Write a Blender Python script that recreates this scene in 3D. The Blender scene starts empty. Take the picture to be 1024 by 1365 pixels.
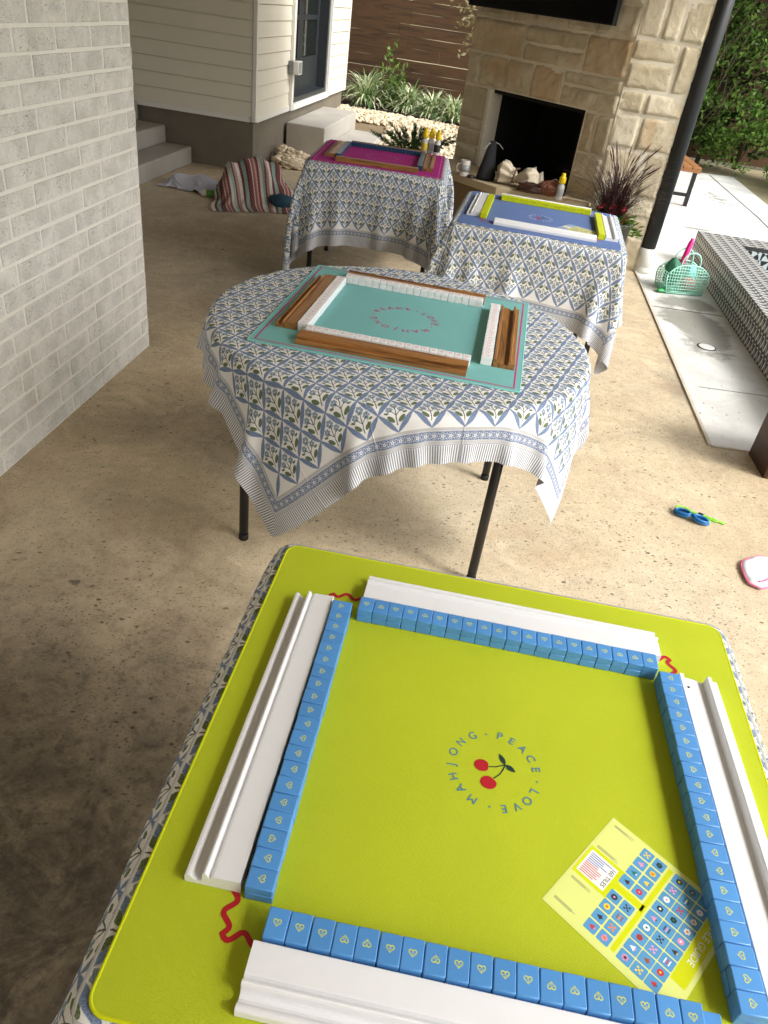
import bpy, bmesh, math, random
import numpy as np
from mathutils import Vector, Matrix, noise as mnoise
R = math.radians
random.seed(7); np.random.seed(7)
scene = bpy.context.scene
COL = scene.collection

# ---------------------------------------------------------------- camera
cam_d = bpy.data.cameras.new('camera'); cam = bpy.data.objects.new('camera', cam_d); COL.objects.link(cam)
PITCH, ROLL, CH, FPX = R(34.55), R(8.37), 1.602, 992.7
_r0 = Vector((1, 0, 0)); _u0 = Vector((0, math.sin(PITCH), math.cos(PITCH))); _f = Vector((0, math.cos(PITCH), -math.sin(PITCH)))
_r = math.cos(ROLL)*_r0 + math.sin(ROLL)*_u0; _u = -math.sin(ROLL)*_r0 + math.cos(ROLL)*_u0
cam.matrix_world = Matrix(((_r.x, _u.x, -_f.x, 0), (_r.y, _u.y, -_f.y, 0), (_r.z, _u.z, -_f.z, CH), (0, 0, 0, 1)))
cam_d.sensor_fit = 'HORIZONTAL'; cam_d.sensor_width = 36; cam_d.lens = FPX/1024*36
cam_d.clip_start = 0.02; cam_d.clip_end = 2000
scene.camera = cam

# ---------------------------------------------------------------- light
SUN_AZ, SUN_EL = R(116), R(44)            # azimuth clockwise from +Y; light comes from the open right side, a little from behind
world = bpy.data.worlds.new('World'); scene.world = world; world.use_nodes = True
wn = world.node_tree; bg = wn.nodes['Background']
sky = wn.nodes.new('ShaderNodeTexSky'); sky.sky_type = 'NISHITA'; sky.sun_disc = False
sky.sun_elevation = SUN_EL; sky.sun_rotation = SUN_AZ; sky.air_density = 1.0; sky.dust_density = 4.0; sky.ozone_density = 1.0
hsv = wn.nodes.new('ShaderNodeHueSaturation'); hsv.inputs['Saturation'].default_value = 0.22
wn.links.new(sky.outputs[0], hsv.inputs['Color']); wn.links.new(hsv.outputs[0], bg.inputs['Color'])
bg.inputs['Strength'].default_value = 0.15
sl = bpy.data.lights.new('sun', 'SUN'); sl.energy = 1.05; sl.angle = R(16); sl.color = (1.0, 0.975, 0.935)
sun = bpy.data.objects.new('sun', sl); COL.objects.link(sun)
_sd = Vector((math.sin(SUN_AZ)*math.cos(SUN_EL), math.cos(SUN_AZ)*math.cos(SUN_EL), math.sin(SUN_EL)))
sun.rotation_euler = (-_sd).to_track_quat('-Z', 'Y').to_euler(); sun.location = _sd*30
vs = scene.view_settings
vs.view_transform = 'Standard'; vs.look = 'None'; vs.exposure = 1.1; vs.gamma = 1.0; vs.use_curve_mapping = False
scene.cycles.max_bounces = 8; scene.cycles.diffuse_bounces = 5; scene.cycles.transparent_max_bounces = 8

# ---------------------------------------------------------------- node mini-compiler
def lin(c):
    return tuple((x/12.92 if x <= 0.04045 else ((x+0.055)/1.055)**2.4) for x in (v/255 for v in c))
def rgb(*c): return (*lin(c), 1.0)
class X:
    """scalar shader expression"""
    def __init__(s, nt, v): s.nt = nt; s.v = v
    def _m(s, op, b=None, c=None):
        n = s.nt.nodes.new('ShaderNodeMath'); n.operation = op
        for i, a in enumerate((s, b, c)):
            if a is None: continue
            if isinstance(a, X): a = a.v
            if isinstance(a, (int, float)): n.inputs[i].default_value = a
            else: s.nt.links.new(a, n.inputs[i])
        return X(s.nt, n.outputs[0])
    def __add__(s, o): return s._m('ADD', o)
    __radd__ = __add__
    def __sub__(s, o): return s._m('SUBTRACT', o)
    def __rsub__(s, o): return (s*-1.0)+o
    def __mul__(s, o): return s._m('MULTIPLY', o)
    __rmul__ = __mul__
    def __truediv__(s, o): return s._m('DIVIDE', o)
    def pw(s, o): return s._m('POWER', o)
    def sin(s): return s._m('SINE')
    def cos(s): return s._m('COSINE')
    def abs(s): return s._m('ABSOLUTE')
    def fract(s): return s._m('FRACT')
    def floor(s): return s._m('FLOOR')
    def round(s): return s._m('ROUND')
    def sqrt(s): return s._m('SQRT')
    def mn(s, o): return s._m('MINIMUM', o)
    def mx(s, o): return s._m('MAXIMUM', o)
    def atan2(s, o): return s._m('ARCTAN2', o)
    def gt(s, o): return s._m('GREATER_THAN', o)
    def lt(s, o): return s._m('LESS_THAN', o)
    def ss(s, a, b):
        n = s.nt.nodes.new('ShaderNodeMapRange'); n.interpolation_type = 'SMOOTHSTEP'; n.clamp = True
        s.nt.links.new(s.v, n.inputs[0]); n.inputs[1].default_value = a; n.inputs[2].default_value = b
        n.inputs[3].default_value = 0.0; n.inputs[4].default_value = 1.0
        if a > b: n.inputs[1].default_value = b; n.inputs[2].default_value = a; n.inputs[3].default_value = 1.0; n.inputs[4].default_value = 0.0
        return X(s.nt, n.outputs[0])
class Mt:
    """material builder around a Principled BSDF"""
    def __init__(s, name, color=(.5, .5, .5, 1), rough=.6, metal=0.0, spec=None):
        s.m = bpy.data.materials.new(name); s.m.use_nodes = True; s.nt = s.m.node_tree
        s.b = s.nt.nodes['Principled BSDF']; s.b.inputs['Base Color'].default_value = color
        s.b.inputs['Roughness'].default_value = rough; s.b.inputs['Metallic'].default_value = metal
        if spec is not None: s.b.inputs['Specular IOR Level'].default_value = spec
        s._tc = None
    def tc(s, k='Object'):
        if s._tc is None: s._tc = s.nt.nodes.new('ShaderNodeTexCoord')
        return s._tc.outputs[k]
    def xyz(s, sock):
        n = s.nt.nodes.new('ShaderNodeSeparateXYZ'); s.nt.links.new(sock, n.inputs[0])
        return [X(s.nt, o) for o in n.outputs]
    def vec(s, x, y, z=0.0):
        n = s.nt.nodes.new('ShaderNodeCombineXYZ')
        for i, a in enumerate((x, y, z)):
            if isinstance(a, X): s.nt.links.new(a.v, n.inputs[i])
            else: n.inputs[i].default_value = a
        return n.outputs[0]
    def scale(s, sock, k):
        n = s.nt.nodes.new('ShaderNodeVectorMath'); n.operation = 'MULTIPLY'; s.nt.links.new(sock, n.inputs[0])
        n.inputs[1].default_value = k if isinstance(k, tuple) else (k, k, k); return n.outputs[0]
    def noise(s, sc, det=4, rough=.55, co=None, dist=0.0):
        n = s.nt.nodes.new('ShaderNodeTexNoise'); n.inputs['Scale'].default_value = sc; n.inputs['Detail'].default_value = det
        n.inputs['Roughness'].default_value = rough; n.inputs['Distortion'].default_value = dist
        s.nt.links.new(co if co is not None else s.tc(), n.inputs['Vector']); return X(s.nt, n.outputs[0])
    def vor(s, sc, co=None, feat='F1', rnd=1.0):
        n = s.nt.nodes.new('ShaderNodeTexVoronoi'); n.inputs['Scale'].default_value = sc; n.feature = feat; n.inputs['Randomness'].default_value = rnd
        s.nt.links.new(co if co is not None else s.tc(), n.inputs['Vector'])
        return X(s.nt, n.outputs['Distance'])
    def vorcol(s, sc, co=None):
        n = s.nt.nodes.new('ShaderNodeTexVoronoi'); n.inputs['Scale'].default_value = sc
        s.nt.links.new(co if co is not None else s.tc(), n.inputs['Vector'])
        return s.xyz(n.outputs['Color'])[0]
    def mix(s, f, a, b):
        n = s.nt.nodes.new('ShaderNodeMix'); n.data_type = 'RGBA'
        ins = {i.identifier: i for i in n.inputs}
        for key, v in (('Factor_Float', f), ('A_Color', a), ('B_Color', b)):
            i = ins[key]
            if isinstance(v, X): s.nt.links.new(v.v, i)
            elif isinstance(v, (tuple, float, int)): i.default_value = v
            else: s.nt.links.new(v, i)
        return [o for o in n.outputs if o.identifier == 'Result_Color'][0]
    def mul(s, col, f):
        """colour times a scalar expression"""
        n = s.nt.nodes.new('ShaderNodeVectorMath'); n.operation = 'SCALE'
        if isinstance(col, tuple): n.inputs[0].default_value = col[:3]
        else: s.nt.links.new(col, n.inputs[0])
        s.nt.links.new(f.v, n.inputs['Scale']); return n.outputs[0]
    def col(s, sock): s.nt.links.new(sock, s.b.inputs['Base Color']); return s
    def rough(s, x): s.nt.links.new(x.v, s.b.inputs['Roughness']); return s
    def bump(s, h, strength=.3, dist=.002):
        n = s.nt.nodes.new('ShaderNodeBump'); n.inputs['Strength'].default_value = strength; n.inputs['Distance'].default_value = dist
        s.nt.links.new(h.v, n.inputs['Height']); s.nt.links.new(n.outputs[0], s.b.inputs['Normal']); return s
    def rnd(s):
        n = s.nt.nodes.new('ShaderNodeObjectInfo'); return X(s.nt, n.outputs['Random'])

# ---------------------------------------------------------------- mesh helpers
class MB:
    def __init__(s): s.bm = bmesh.new(); s.uv = None
    def add(s, verts, faces, mat=0, smooth=False):
        vs_ = [s.bm.verts.new(v) for v in verts]; out = []
        for f in faces:
            try:
                fc = s.bm.faces.new([vs_[i] for i in f]); fc.material_index = mat; fc.smooth = smooth; out.append(fc)
            except ValueError: pass
        return vs_, out
    def box(s, c, sz, rz=0.0, bevel=0.0, mat=0, seg=2, M=None):
        hx, hy, hz = sz[0]/2, sz[1]/2, sz[2]/2
        T = Matrix.Translation(c) @ Matrix.Rotation(rz, 4, 'Z')
        if M is not None: T = M @ T
        v = [T @ Vector((x, y, z)) for z in (-hz, hz) for x, y in ((-hx, -hy), (hx, -hy), (hx, hy), (-hx, hy))]
        vs_, fs = s.add(v, [(3, 2, 1, 0), (4, 5, 6, 7), (0, 1, 5, 4), (1, 2, 6, 5), (2, 3, 7, 6), (3, 0, 4, 7)], mat)
        if bevel > 0:
            ed = list({e for f in fs for e in f.edges})
            r_ = bmesh.ops.bevel(s.bm, geom=ed, offset=bevel, segments=seg, affect='EDGES', profile=.5)
            for f in r_['faces']: f.material_index = mat; f.smooth = True
        return s
    def prism(s, poly, z0, z1, mat=0, bevel=0.0, M=None, smooth_side=False):
        n = len(poly); T = M if M is not None else Matrix.Identity(4)
        v = [T @ Vector((p[0], p[1], z0)) for p in poly]+[T @ Vector((p[0], p[1], z1)) for p in poly]
        a = sum(poly[i][0]*poly[(i+1) % n][1]-poly[(i+1) % n][0]*poly[i][1] for i in range(n))
        idx = list(range(n)) if a > 0 else list(range(n))[::-1]
        fs = [tuple(idx[::-1]), tuple(i+n for i in idx)]
        for k in range(n):
            i, j = idx[k], idx[(k+1) % n]; fs.append((i, j, j+n, i+n))
        vs_, f_ = s.add(v, fs, mat)
        if bevel > 0:
            top = f_[1]
            r_ = bmesh.ops.bevel(s.bm, geom=list(top.edges), offset=bevel, segments=2, affect='EDGES', profile=.5)
            for f in r_['faces']: f.material_index = mat
        return s
    def tube(s, pts, r, n=10, mat=0, cap=True, smooth=True):
        pts = [Vector(p) for p in pts]; rs = r if isinstance(r, (list, tuple)) else [r]*len(pts)
        rings = []; prev = None
        for i, p in enumerate(pts):
            t = (pts[min(i+1, len(pts)-1)]-pts[max(i-1, 0)]).normalized()
            if prev is None:
                a = Vector((0, 0, 1)) if abs(t.z) < .9 else Vector((1, 0, 0)); prev = t.cross(a).normalized()
            else: prev = (prev-t*prev.dot(t)).normalized()
            b = t.cross(prev)
            rings.append([s.bm.verts.new(p+(prev*math.cos(2*math.pi*k/n)+b*math.sin(2*math.pi*k/n))*rs[i]) for k in range(n)])
        for i in range(len(rings)-1):
            for k in range(n):
                f = s.bm.faces.new((rings[i][k], rings[i][(k+1) % n], rings[i+1][(k+1) % n], rings[i+1][k])); f.smooth = smooth; f.material_index = mat
        if cap:
            for rg in (rings[0][::-1], rings[-1]):
                f = s.bm.faces.new(rg); f.material_index = mat
        return s
    def lathe(s, prof, c=(0, 0, 0), n=24, mat=0, M=None, smooth=True):
        T = Matrix.Translation(c)
        if M is not None: T = M @ T
        rings = [[s.bm.verts.new(T @ Vector((r*math.cos(2*math.pi*k/n), r*math.sin(2*math.pi*k/n), z))) for k in range(n)] for r, z in prof]
        for i in range(len(rings)-1):
            for k in range(n):
                f = s.bm.faces.new((rings[i][k], rings[i][(k+1) % n], rings[i+1][(k+1) % n], rings[i+1][k])); f.smooth = smooth; f.material_index = mat
        for rg in (rings[0][::-1], rings[-1]):
            f = s.bm.faces.new(rg); f.material_index = mat
        return s
    def extrude_profile(s, prof, y0, y1, mat=0, flip=False):
        """prof: (x,z) polygon, extruded along y"""
        n = len(prof)
        v = [(p[0], y0, p[1]) for p in prof]+[(p[0], y1, p[1]) for p in prof]
        fs = [tuple(range(n)), tuple(range(2*n-1, n-1, -1))]+[(i, i+n, (i+1) % n+n, (i+1) % n) for i in range(n)]
        vs_, f_ = s.add(v, fs, mat)
        bmesh.ops.recalc_face_normals(s.bm, faces=f_)
        return s
    def quad(s, a, b, c, d, mat=0): s.add([a, b, c, d], [(0, 1, 2, 3)], mat); return s
    def poly(s, pts, mat=0): s.add(pts, [tuple(range(len(pts)))], mat); return s
    def build(s, name, mats, parent=None, loc=(0, 0, 0), rz=0.0, recalc=False):
        if recalc: bmesh.ops.recalc_face_normals(s.bm, faces=s.bm.faces)
        me = bpy.data.meshes.new(name); s.bm.to_mesh(me); s.bm.free()
        return link(name, me, mats, parent, loc, rz)
def link(name, me, mats, parent=None, loc=(0, 0, 0), rz=0.0):
    if not isinstance(mats, (list, tuple)): mats = [mats]
    for m in mats: me.materials.append(m.m if isinstance(m, Mt) else m)
    o = bpy.data.objects.new(name, me); COL.objects.link(o)
    if parent is not None: o.parent = parent
    o.location = loc; o.rotation_euler = (0, 0, rz)
    return o
def npmesh(name, V, F, mats, parent=None, smooth=False, midx=None, loc=(0, 0, 0), rz=0.0):
    """V (n,3), F (m,k) numpy"""
    me = bpy.data.meshes.new(name); V = np.asarray(V, np.float32); F = np.asarray(F, np.int32); k = F.shape[1]
    me.vertices.add(len(V)); me.vertices.foreach_set('co', V.ravel())
    me.loops.add(F.size); me.loops.foreach_set('vertex_index', F.ravel())
    me.polygons.add(len(F)); me.polygons.foreach_set('loop_start', np.arange(0, F.size, k, dtype=np.int32))
    me.polygons.foreach_set('loop_total', np.full(len(F), k, np.int32))
    if midx is not None: me.polygons.foreach_set('material_index', np.asarray(midx, np.int32))
    me.polygons.foreach_set('use_smooth', np.full(len(F), smooth))
    me.update(calc_edges=True); me.validate()
    return link(name, me, mats, parent, loc, rz)
def thing(name, label, cat, loc=(0, 0, 0), rz=0.0, group=None):
    o = bpy.data.objects.new(name, None); COL.objects.link(o); o.empty_display_size = .1
    o.location = loc; o.rotation_euler = (0, 0, rz); return tag(o, label, cat, group)
def tag(o, label, cat, group=None, kind=None):
    o['label'] = label; o['category'] = cat
    if group: o['group'] = group
    if kind: o['kind'] = kind
    return o
def struct(o): o['kind'] = 'structure'; return o
def subsurf(o, lv=1):
    m = o.modifiers.new('subsurf', 'SUBSURF'); m.levels = lv; m.render_levels = lv; return o
def smooth(o):
    o.data.polygons.foreach_set('use_smooth', np.full(len(o.data.polygons), True)); return o
def n3(x, y, z, s=1.0): return mnoise.noise(Vector((x*s, y*s, z*s)))
ORD = ['first', 'second', 'third', 'fourth', 'fifth', 'sixth', 'seventh', 'eighth', 'ninth', 'tenth', 'eleventh', 'twelfth', 'thirteenth', 'fourteenth', 'fifteenth', 'sixteenth', 'seventeenth', 'eighteenth', 'nineteenth', 'twentieth']
# ================================================================ materials
def ell(M, x, y, cx, cy, rx, ry, a=0.0):
    dx, dy = x-cx, y-cy
    if a:
        c, s_ = math.cos(a), math.sin(a); dx, dy = dx*c+dy*s_, dy*c-dx*s_
    dx = dx/rx; dy = dy/ry
    return (dx*dx+dy*dy)
def cloth_material(half, flower=True):
    """block printed cotton: lattice of blue leaves with flower sprigs, floral border band, striped hem. UV in metres from the centre."""
    M = Mt('block_print_cotton', rgb(235, 233, 228), .85, spec=.2)
    uv = M.tc('UV'); u, v, _ = M.xyz(uv)
    fz = M.noise(900, 2, co=uv)*.0009-.00045
    wob = M.noise(110, 3, co=uv)*.0030-.0015+fz; wob2 = M.noise(125, 3, co=M.scale(uv, (1, -1, 1)))*.0030-.0015+fz
    ink = M.noise(420, 3, co=uv)
    inkb = M.noise(28, 3, co=uv)
    white = rgb(226, 225, 222)
    au, av = u.abs(), v.abs()
    d = au.mx(av)*-1.0+half
    sel = au.gt(av)
    BK = .69
    t = (sel*v+(sel*-1.0+1.0)*u)*(1/BK)
    d = d*(1/BK)
    # hem stripes
    st = ((t+wob*.4)*(2*math.pi/.0105)).sin()
    stripe = st.ss(-.2, .3)*d.ss(.0745, .0725)
    line = (d-.0765).abs().ss(.0022, .0012)
    # dotted bands
    hat = (((t*1.0+d)*(2*math.pi/.0060)).sin()*((t-d)*(2*math.pi/.0060)).sin()).ss(-.1, .3)
    band1 = (d-.085).abs().ss(.0062, .0055); band2 = (d-.1385).abs().ss(.0062, .0055)
    dots = (band1+band2)*(hat*.55+.25)
    edge2 = ((d-.0935).abs().ss(.0016, .0008))+((d-.130).abs().ss(.0016, .0008))
    # floral band
    fb = (d-.1117+wob).abs().ss(.0172, .0160)
    P = .034
    lt = ((t/P).fract()-.5)*P; ld = d-.1117
    rr = (lt*lt+ld*ld).sqrt(); th = ld.atan2(lt)
    star = (rr-(th*5.0).cos()*.0022+wob*.8).ss(.0082, .0070)
    ctr = rr.ss(.0026, .0020)
    ring = (rr-.0128).abs().ss(.0014, .0006)
    lt2 = (((t/P)+.5).fract()-.5)*P
    bud = (lt2*lt2*1.6+(ld.abs()-.0095)*(ld.abs()-.0095)).sqrt().ss(.0034, .0026)
    fl_white = (star-ctr+ring*.8+bud).mn(1.0).mx(0.0)
    fblue = fb*(fl_white*-.85+1.0)
    # lattice field
    field = d.ss(.1448, .1460)
    fe = half-.1465*BK; w, h = 2*fe/round(2*fe/.0865), 2*fe/round(2*fe/.108)
    U = (u+wob)/w; V = (v+wob2)/h
    p, q = U+V, U-V
    def leafline(a, b):
        fa = a-a.round(); fb_ = b.fract()
        prof = (fb_*math.pi).sin().pw(.8)*.086+.012
        bend = ((fb_*math.pi).sin())*.05
        e = (fa.abs()-prof)
        vein = (fa.abs()).ss(.006, .016)
        return e.ss(.018, -.012)
    lat = leafline(p, q).mx(leafline(q, p))
    pc, qc = p.floor()+.5, q.floor()+.5
    x = (U-(pc+qc)*.5)*w; y = (V-(pc-qc)*.5)*h
    cin = (((pc+qc)*(.5*w)).abs().mx(((pc-qc)*(.5*h)).abs())).lt(fe-.02)
    x = x/1.12; y = y/1.12
    ax = x.abs()
    ws = wob*1.5
    stem = (x+ws*.5).abs().ss(.0015, .0008)*y.ss(-.031, -.029)*y.ss(.019, .017)
    # side stems
    sst = ((y+.008)-ax*1.1).abs().ss(.0018, .0009)*ax.ss(.0145, .0135)
    leaf = (ell(M, ax, y, .0125, -.0150, .0108, .0050, .75)+ws*60).ss(1.05, .85)
    leaf2 = (ell(M, ax, y, .0215, -.0005, .0058, .0026, .3)+ws*60).ss(1.05, .8)
    th1 = (y-.0215).atan2(x)
    h1 = (((x*x+(y-.0215)*(y-.0215)).sqrt())-(th1*6.0).cos()*.0011+ws*.6).ss(.0094, .0082)
    dx2, dy2 = ax-.0135, y-.0078
    th2 = dy2.atan2(dx2)
    h2 = (((dx2*dx2+dy2*dy2).sqrt())-(th2*6.0).cos()*.0010+ws*.6).ss(.0082, .0070)
    heads = h1.mx(h2)
    holes = ((x*x+(y-.0215)*(y-.0215)).sqrt().ss(.0022, .0016)).mx((dx2*dx2+dy2*dy2).sqrt().ss(.0019, .0013))
    mott = ink.ss(.32, .66)
    blue = M.mix(mott, rgb(92, 110, 142), rgb(132, 148, 176))
    blue2 = M.mix(mott, rgb(88, 106, 140), rgb(118, 134, 164))
    c = M.mix(stripe*.86, white, rgb(92, 104, 132))
    c = M.mix((line+edge2).mn(1.0)*.8, c, rgb(110, 122, 150))
    c = M.mix(dots.mn(1.0), c, rgb(122, 124, 130))
    c = M.mix(fblue, c, blue2)
    c = M.mix(lat*field, c, blue)
    c = M.mix((heads-holes).mx(0.0)*field*cin*.9, c, M.mix(ink.ss(.4, .6), rgb(94, 116, 136), rgb(134, 152, 168)))
    c = M.mix((stem.mx(sst))*field*cin*.9, c, rgb(40, 48, 42))
    c = M.mix((leaf.mx(leaf2))*field*cin*.95, c, M.mix(ink.ss(.4, .6), rgb(66, 82, 44), rgb(98, 114, 68)))
    c = M.mul(c, inkb*.10+.95)
    M.col(c)
    wv = ((u*(2*math.pi/.0016)).sin()*.5+(v*(2*math.pi/.0016)).sin()*.5)+M.noise(60, 3, co=uv)*1.5
    cr = ((u/.249).fract()-.5).abs().ss(.488, .5)+((v/.249).fract()-.5).abs().ss(.488, .5)
    M.bump(wv*.22+cr*2.2+M.noise(9, 4, co=uv, dist=.6)*5.0, .55, .0018)
    return M
def plain(name, c, rough=.6, var=.12, sc=8.0, bump=0.0, bsc=200.0, metal=0.0, spec=None, bd=.001):
    M = Mt(name, rgb(*c), rough, metal, spec)
    n = M.noise(sc, 5)
    M.col(M.mul(rgb(*c), n*(2*var)+(1-var)))
    if bump: M.bump(M.noise(bsc, 4), bump, bd)
    return M
def tile_mat(name, c, k=.14):
    M = Mt(name, rgb(*c), .34)
    M.col(M.mul(rgb(*c), M.rnd()*k+(1-k*.55)+M.noise(40, 3)*.02)); M.bump(M.noise(500, 3), .05, .0005); return M
def mat_fabric(name, c):
    M = Mt(name, rgb(*c), .82, spec=.25)
    u, v, _ = M.xyz(M.tc())
    n = M.noise(5, 4); f = M.noise(900, 2)
    M.col(M.mul(rgb(*c), n*.14+f*.30+.78))
    M.bump(((u*4200.0).sin()+(v*4200.0).sin())*.10+M.noise(5, 3)*4.0+f*.35+(u-.02+v*.06).abs().ss(.05, .0)*.5+(v+.17).abs().ss(.05, .0)*.5, .5, .0012)
    return M
def mat_wood(name, c1, c2, sc=1.0, rough=.45, axis=1):
    M = Mt(name, rgb(*c1), rough)
    k = [26.0, 26.0, 26.0]; k[axis] = 1.6
    rn = M.rnd()*37.0
    x, y, z = M.xyz(M.scale(M.tc(), tuple(a*sc for a in k)))
    co = M.vec(x+rn, y+rn, z)
    n = M.noise(1.6, 5, .6, co=co, dist=1.2); f = M.noise(9, 4, .7, co=co)
    band = ((n*16.0).sin()*.5+.5)
    M.col(M.mix((band*.65+f*.45).mn(1.0), rgb(*c1), rgb(*c2)))
    M.bump(f, .15, .0005)
    return M
def mat_concrete(name, c, var=.25, sc=3.0, rough=.85):
    M = Mt(name, rgb(*c), rough)
    a = M.noise(sc, 6, .6); b = M.noise(sc*22, 4, .7); pit = M.vor(sc*30)
    M.col(M.mul(rgb(*c), (a*var*2+(1-var))*(b*.3+.85)*(pit.ss(.02, .16)*.25+.75)))
    M.bump(b+pit.ss(.0, .2)*.6, .35, .004); return M

m_white_paint = plain('white_rack_paint', (228, 229, 231), .42, .03, 30, .06, 300)
m_white_rack2 = m_white_paint
m_brown_wood = mat_wood('striped_brown_wood', (66, 40, 18), (168, 116, 62), 1.0, .38)
m_black_metal = plain('black_metal', (22, 23, 25), .42, .2, 20)
m_tile_blue = tile_mat('blue_tile', (80, 142, 204))
m_tile_white = tile_mat('white_tile', (234, 234, 234), .05)
m_tile_lime = plain('lime_tile', (196, 206, 14), .28, .05, 40)
m_tile_navy = plain('navy_tile', (40, 74, 104), .3, .08, 40)
m_ink_yellow = plain('yellow_print', (214, 220, 74), .45, .05)
m_ink_pink = plain('pink_print', (222, 120, 150), .45, .05)
m_lime = mat_fabric('lime_mat_fabric', (176, 188, 36)); m_lime_edge = mat_fabric('lime_edge_stitching', (200, 208, 12))
m_teal = mat_fabric('teal_mat_fabric', (120, 180, 178)); m_teal_edge = mat_fabric('teal_edge_stitching', (136, 202, 198))
m_bluemat = mat_fabric('blue_mat_fabric', (92, 114, 162)); m_bluemat_edge = mat_fabric('blue_edge_stitching', (96, 124, 180))
m_pink = mat_fabric('magenta_mat_fabric', (172, 40, 128)); m_pink_edge = mat_fabric('pink_edge_stitching', (190, 70, 150))
m_letter_blue = plain('grey_blue_print', (74, 122, 142), .7, .05)
m_letter_mag = plain('magenta_print', (190, 46, 120), .7, .05)
m_letter_white = plain('white_print', (214, 222, 232), .7, .05)
m_letter_pink = plain('pale_pink_print', (206, 110, 170), .7, .05)
m_red = plain('red_print', (172, 8, 28), .6, .05)
m_darkgreen = plain('dark_green_print', (18, 52, 44), .6, .05)
m_black = plain('black_soft', (14, 14, 15), .7, .2)
m_concrete = mat_concrete('grey_concrete', (170, 165, 156))
m_foundation = mat_concrete('foundation_concrete', (116, 108, 94), .3, 2.5)
m_siding = plain('white_siding_paint', (224, 218, 200), .55, .05, 3, .15, 60, bd=.002)
m_trim = plain('white_trim_paint', (228, 226, 218), .5, .04, 3)

def mat_patio():
    M = Mt('acid_stained_concrete', rgb(190, 165, 130), .8)
    x, y, z = M.xyz(M.tc())
    big = M.noise(.55, 5, .6); mid = M.noise(2.6, 7, .68, dist=.9); sw = M.noise(6.0, 6, .72, dist=1.4); fine = M.noise(24, 5, .75); grit = M.noise(120, 3, .75)
    base = M.mix(mid.ss(.25, .75), rgb(181, 163, 133), rgb(206, 188, 156))
    base = M.mix(sw.ss(.45, .75)*.35, base, rgb(230, 215, 186))
    base = M.mix(sw.ss(.50, .25)*.28, base, rgb(162, 142, 114))
    base = M.mix(big.ss(.38, .66)*.7, base, rgb(192, 180, 156))
    rust = M.noise(1.3, 6, .7, co=M.vec(x+3.0, y, 0.0), dist=1.0).ss(.52, .72)
    base = M.mix(rust*.25, base, rgb(164, 118, 82))
    # dirt stains by the brick wall; near-left patch also paints in table shade
    def stain_shade(cx, cy, kx, ky, r0, k):
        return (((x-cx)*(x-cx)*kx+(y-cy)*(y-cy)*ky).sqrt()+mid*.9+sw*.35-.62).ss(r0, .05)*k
    st = stain_shade(-.80, .55, 1.0, .5, 1.5, 1.0).mx(stain_shade(-.75, 2.75, 1.0, 2.0, .7, .5)).mx(stain_shade(-1.0, 4.6, 1.2, .5, .8, .45)).mx(stain_shade(-.52, 1.55, 3.0, 3.0, .42, .6)).mx(stain_shade(.2, 1.75, 2.0, 4.0, .35, .35)).mx(stain_shade(1.55, 4.0, 8.0, .8, .45, .4)).mx(stain_shade(-.9, 6.2, .5, .8, .9, .4))
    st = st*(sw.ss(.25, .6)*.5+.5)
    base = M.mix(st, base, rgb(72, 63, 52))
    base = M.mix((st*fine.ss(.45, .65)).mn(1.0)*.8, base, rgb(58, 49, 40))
    spot = M.vor(4.2, co=M.vec(x+fine*.09+sw*.12, y+fine*.06+mid*.12)).ss(.085, .02)*M.noise(2.0, 2).ss(.45, .55)
    base = M.mix(spot*.75, base, rgb(58, 50, 42))
    # pits and pock marks, denser in drifts
    cp = M.vec(x+fine*.03, y*1.5+fine*.03)
    pk = M.noise(2.2, 4, .6).ss(.36, .60)
    pit = M.vor(19, co=cp).ss(.17, .09)*M.vorcol(19, co=cp).ss(.42, .46)*pk
    pit2 = M.vor(41, co=cp).ss(.23, .12)*M.vorcol(41, co=cp).ss(.40, .45)*(pk*.7+.3)
    pit3 = M.vor(95, co=cp).ss(.30, .16)*M.vorcol(95, co=cp).ss(.36, .46)
    scr = M.noise(9, 6, .78, co=M.vec(x*1.0, y*2.6)).ss(.585, .65)*M.noise(46, 3, .7).ss(.48, .58)*pk
    for m_, k_, c_ in ((pit3, .75, (88, 73, 56)), (pit2, .72, (74, 58, 42)), (pit, .8, (60, 46, 34)), (scr, .7, (78, 62, 46))): base = M.mix(m_*k_, base, rgb(*c_))
    base = M.mul(base, fine*.55+grit*.55+sw*.15+.40)
    M.col(base); M.rough(mid*.25+.62)
    M.bump(fine*.8+grit*.5+sw*.5-pit*1.2-pit2*.9, .6, .005)
    return M
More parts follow.
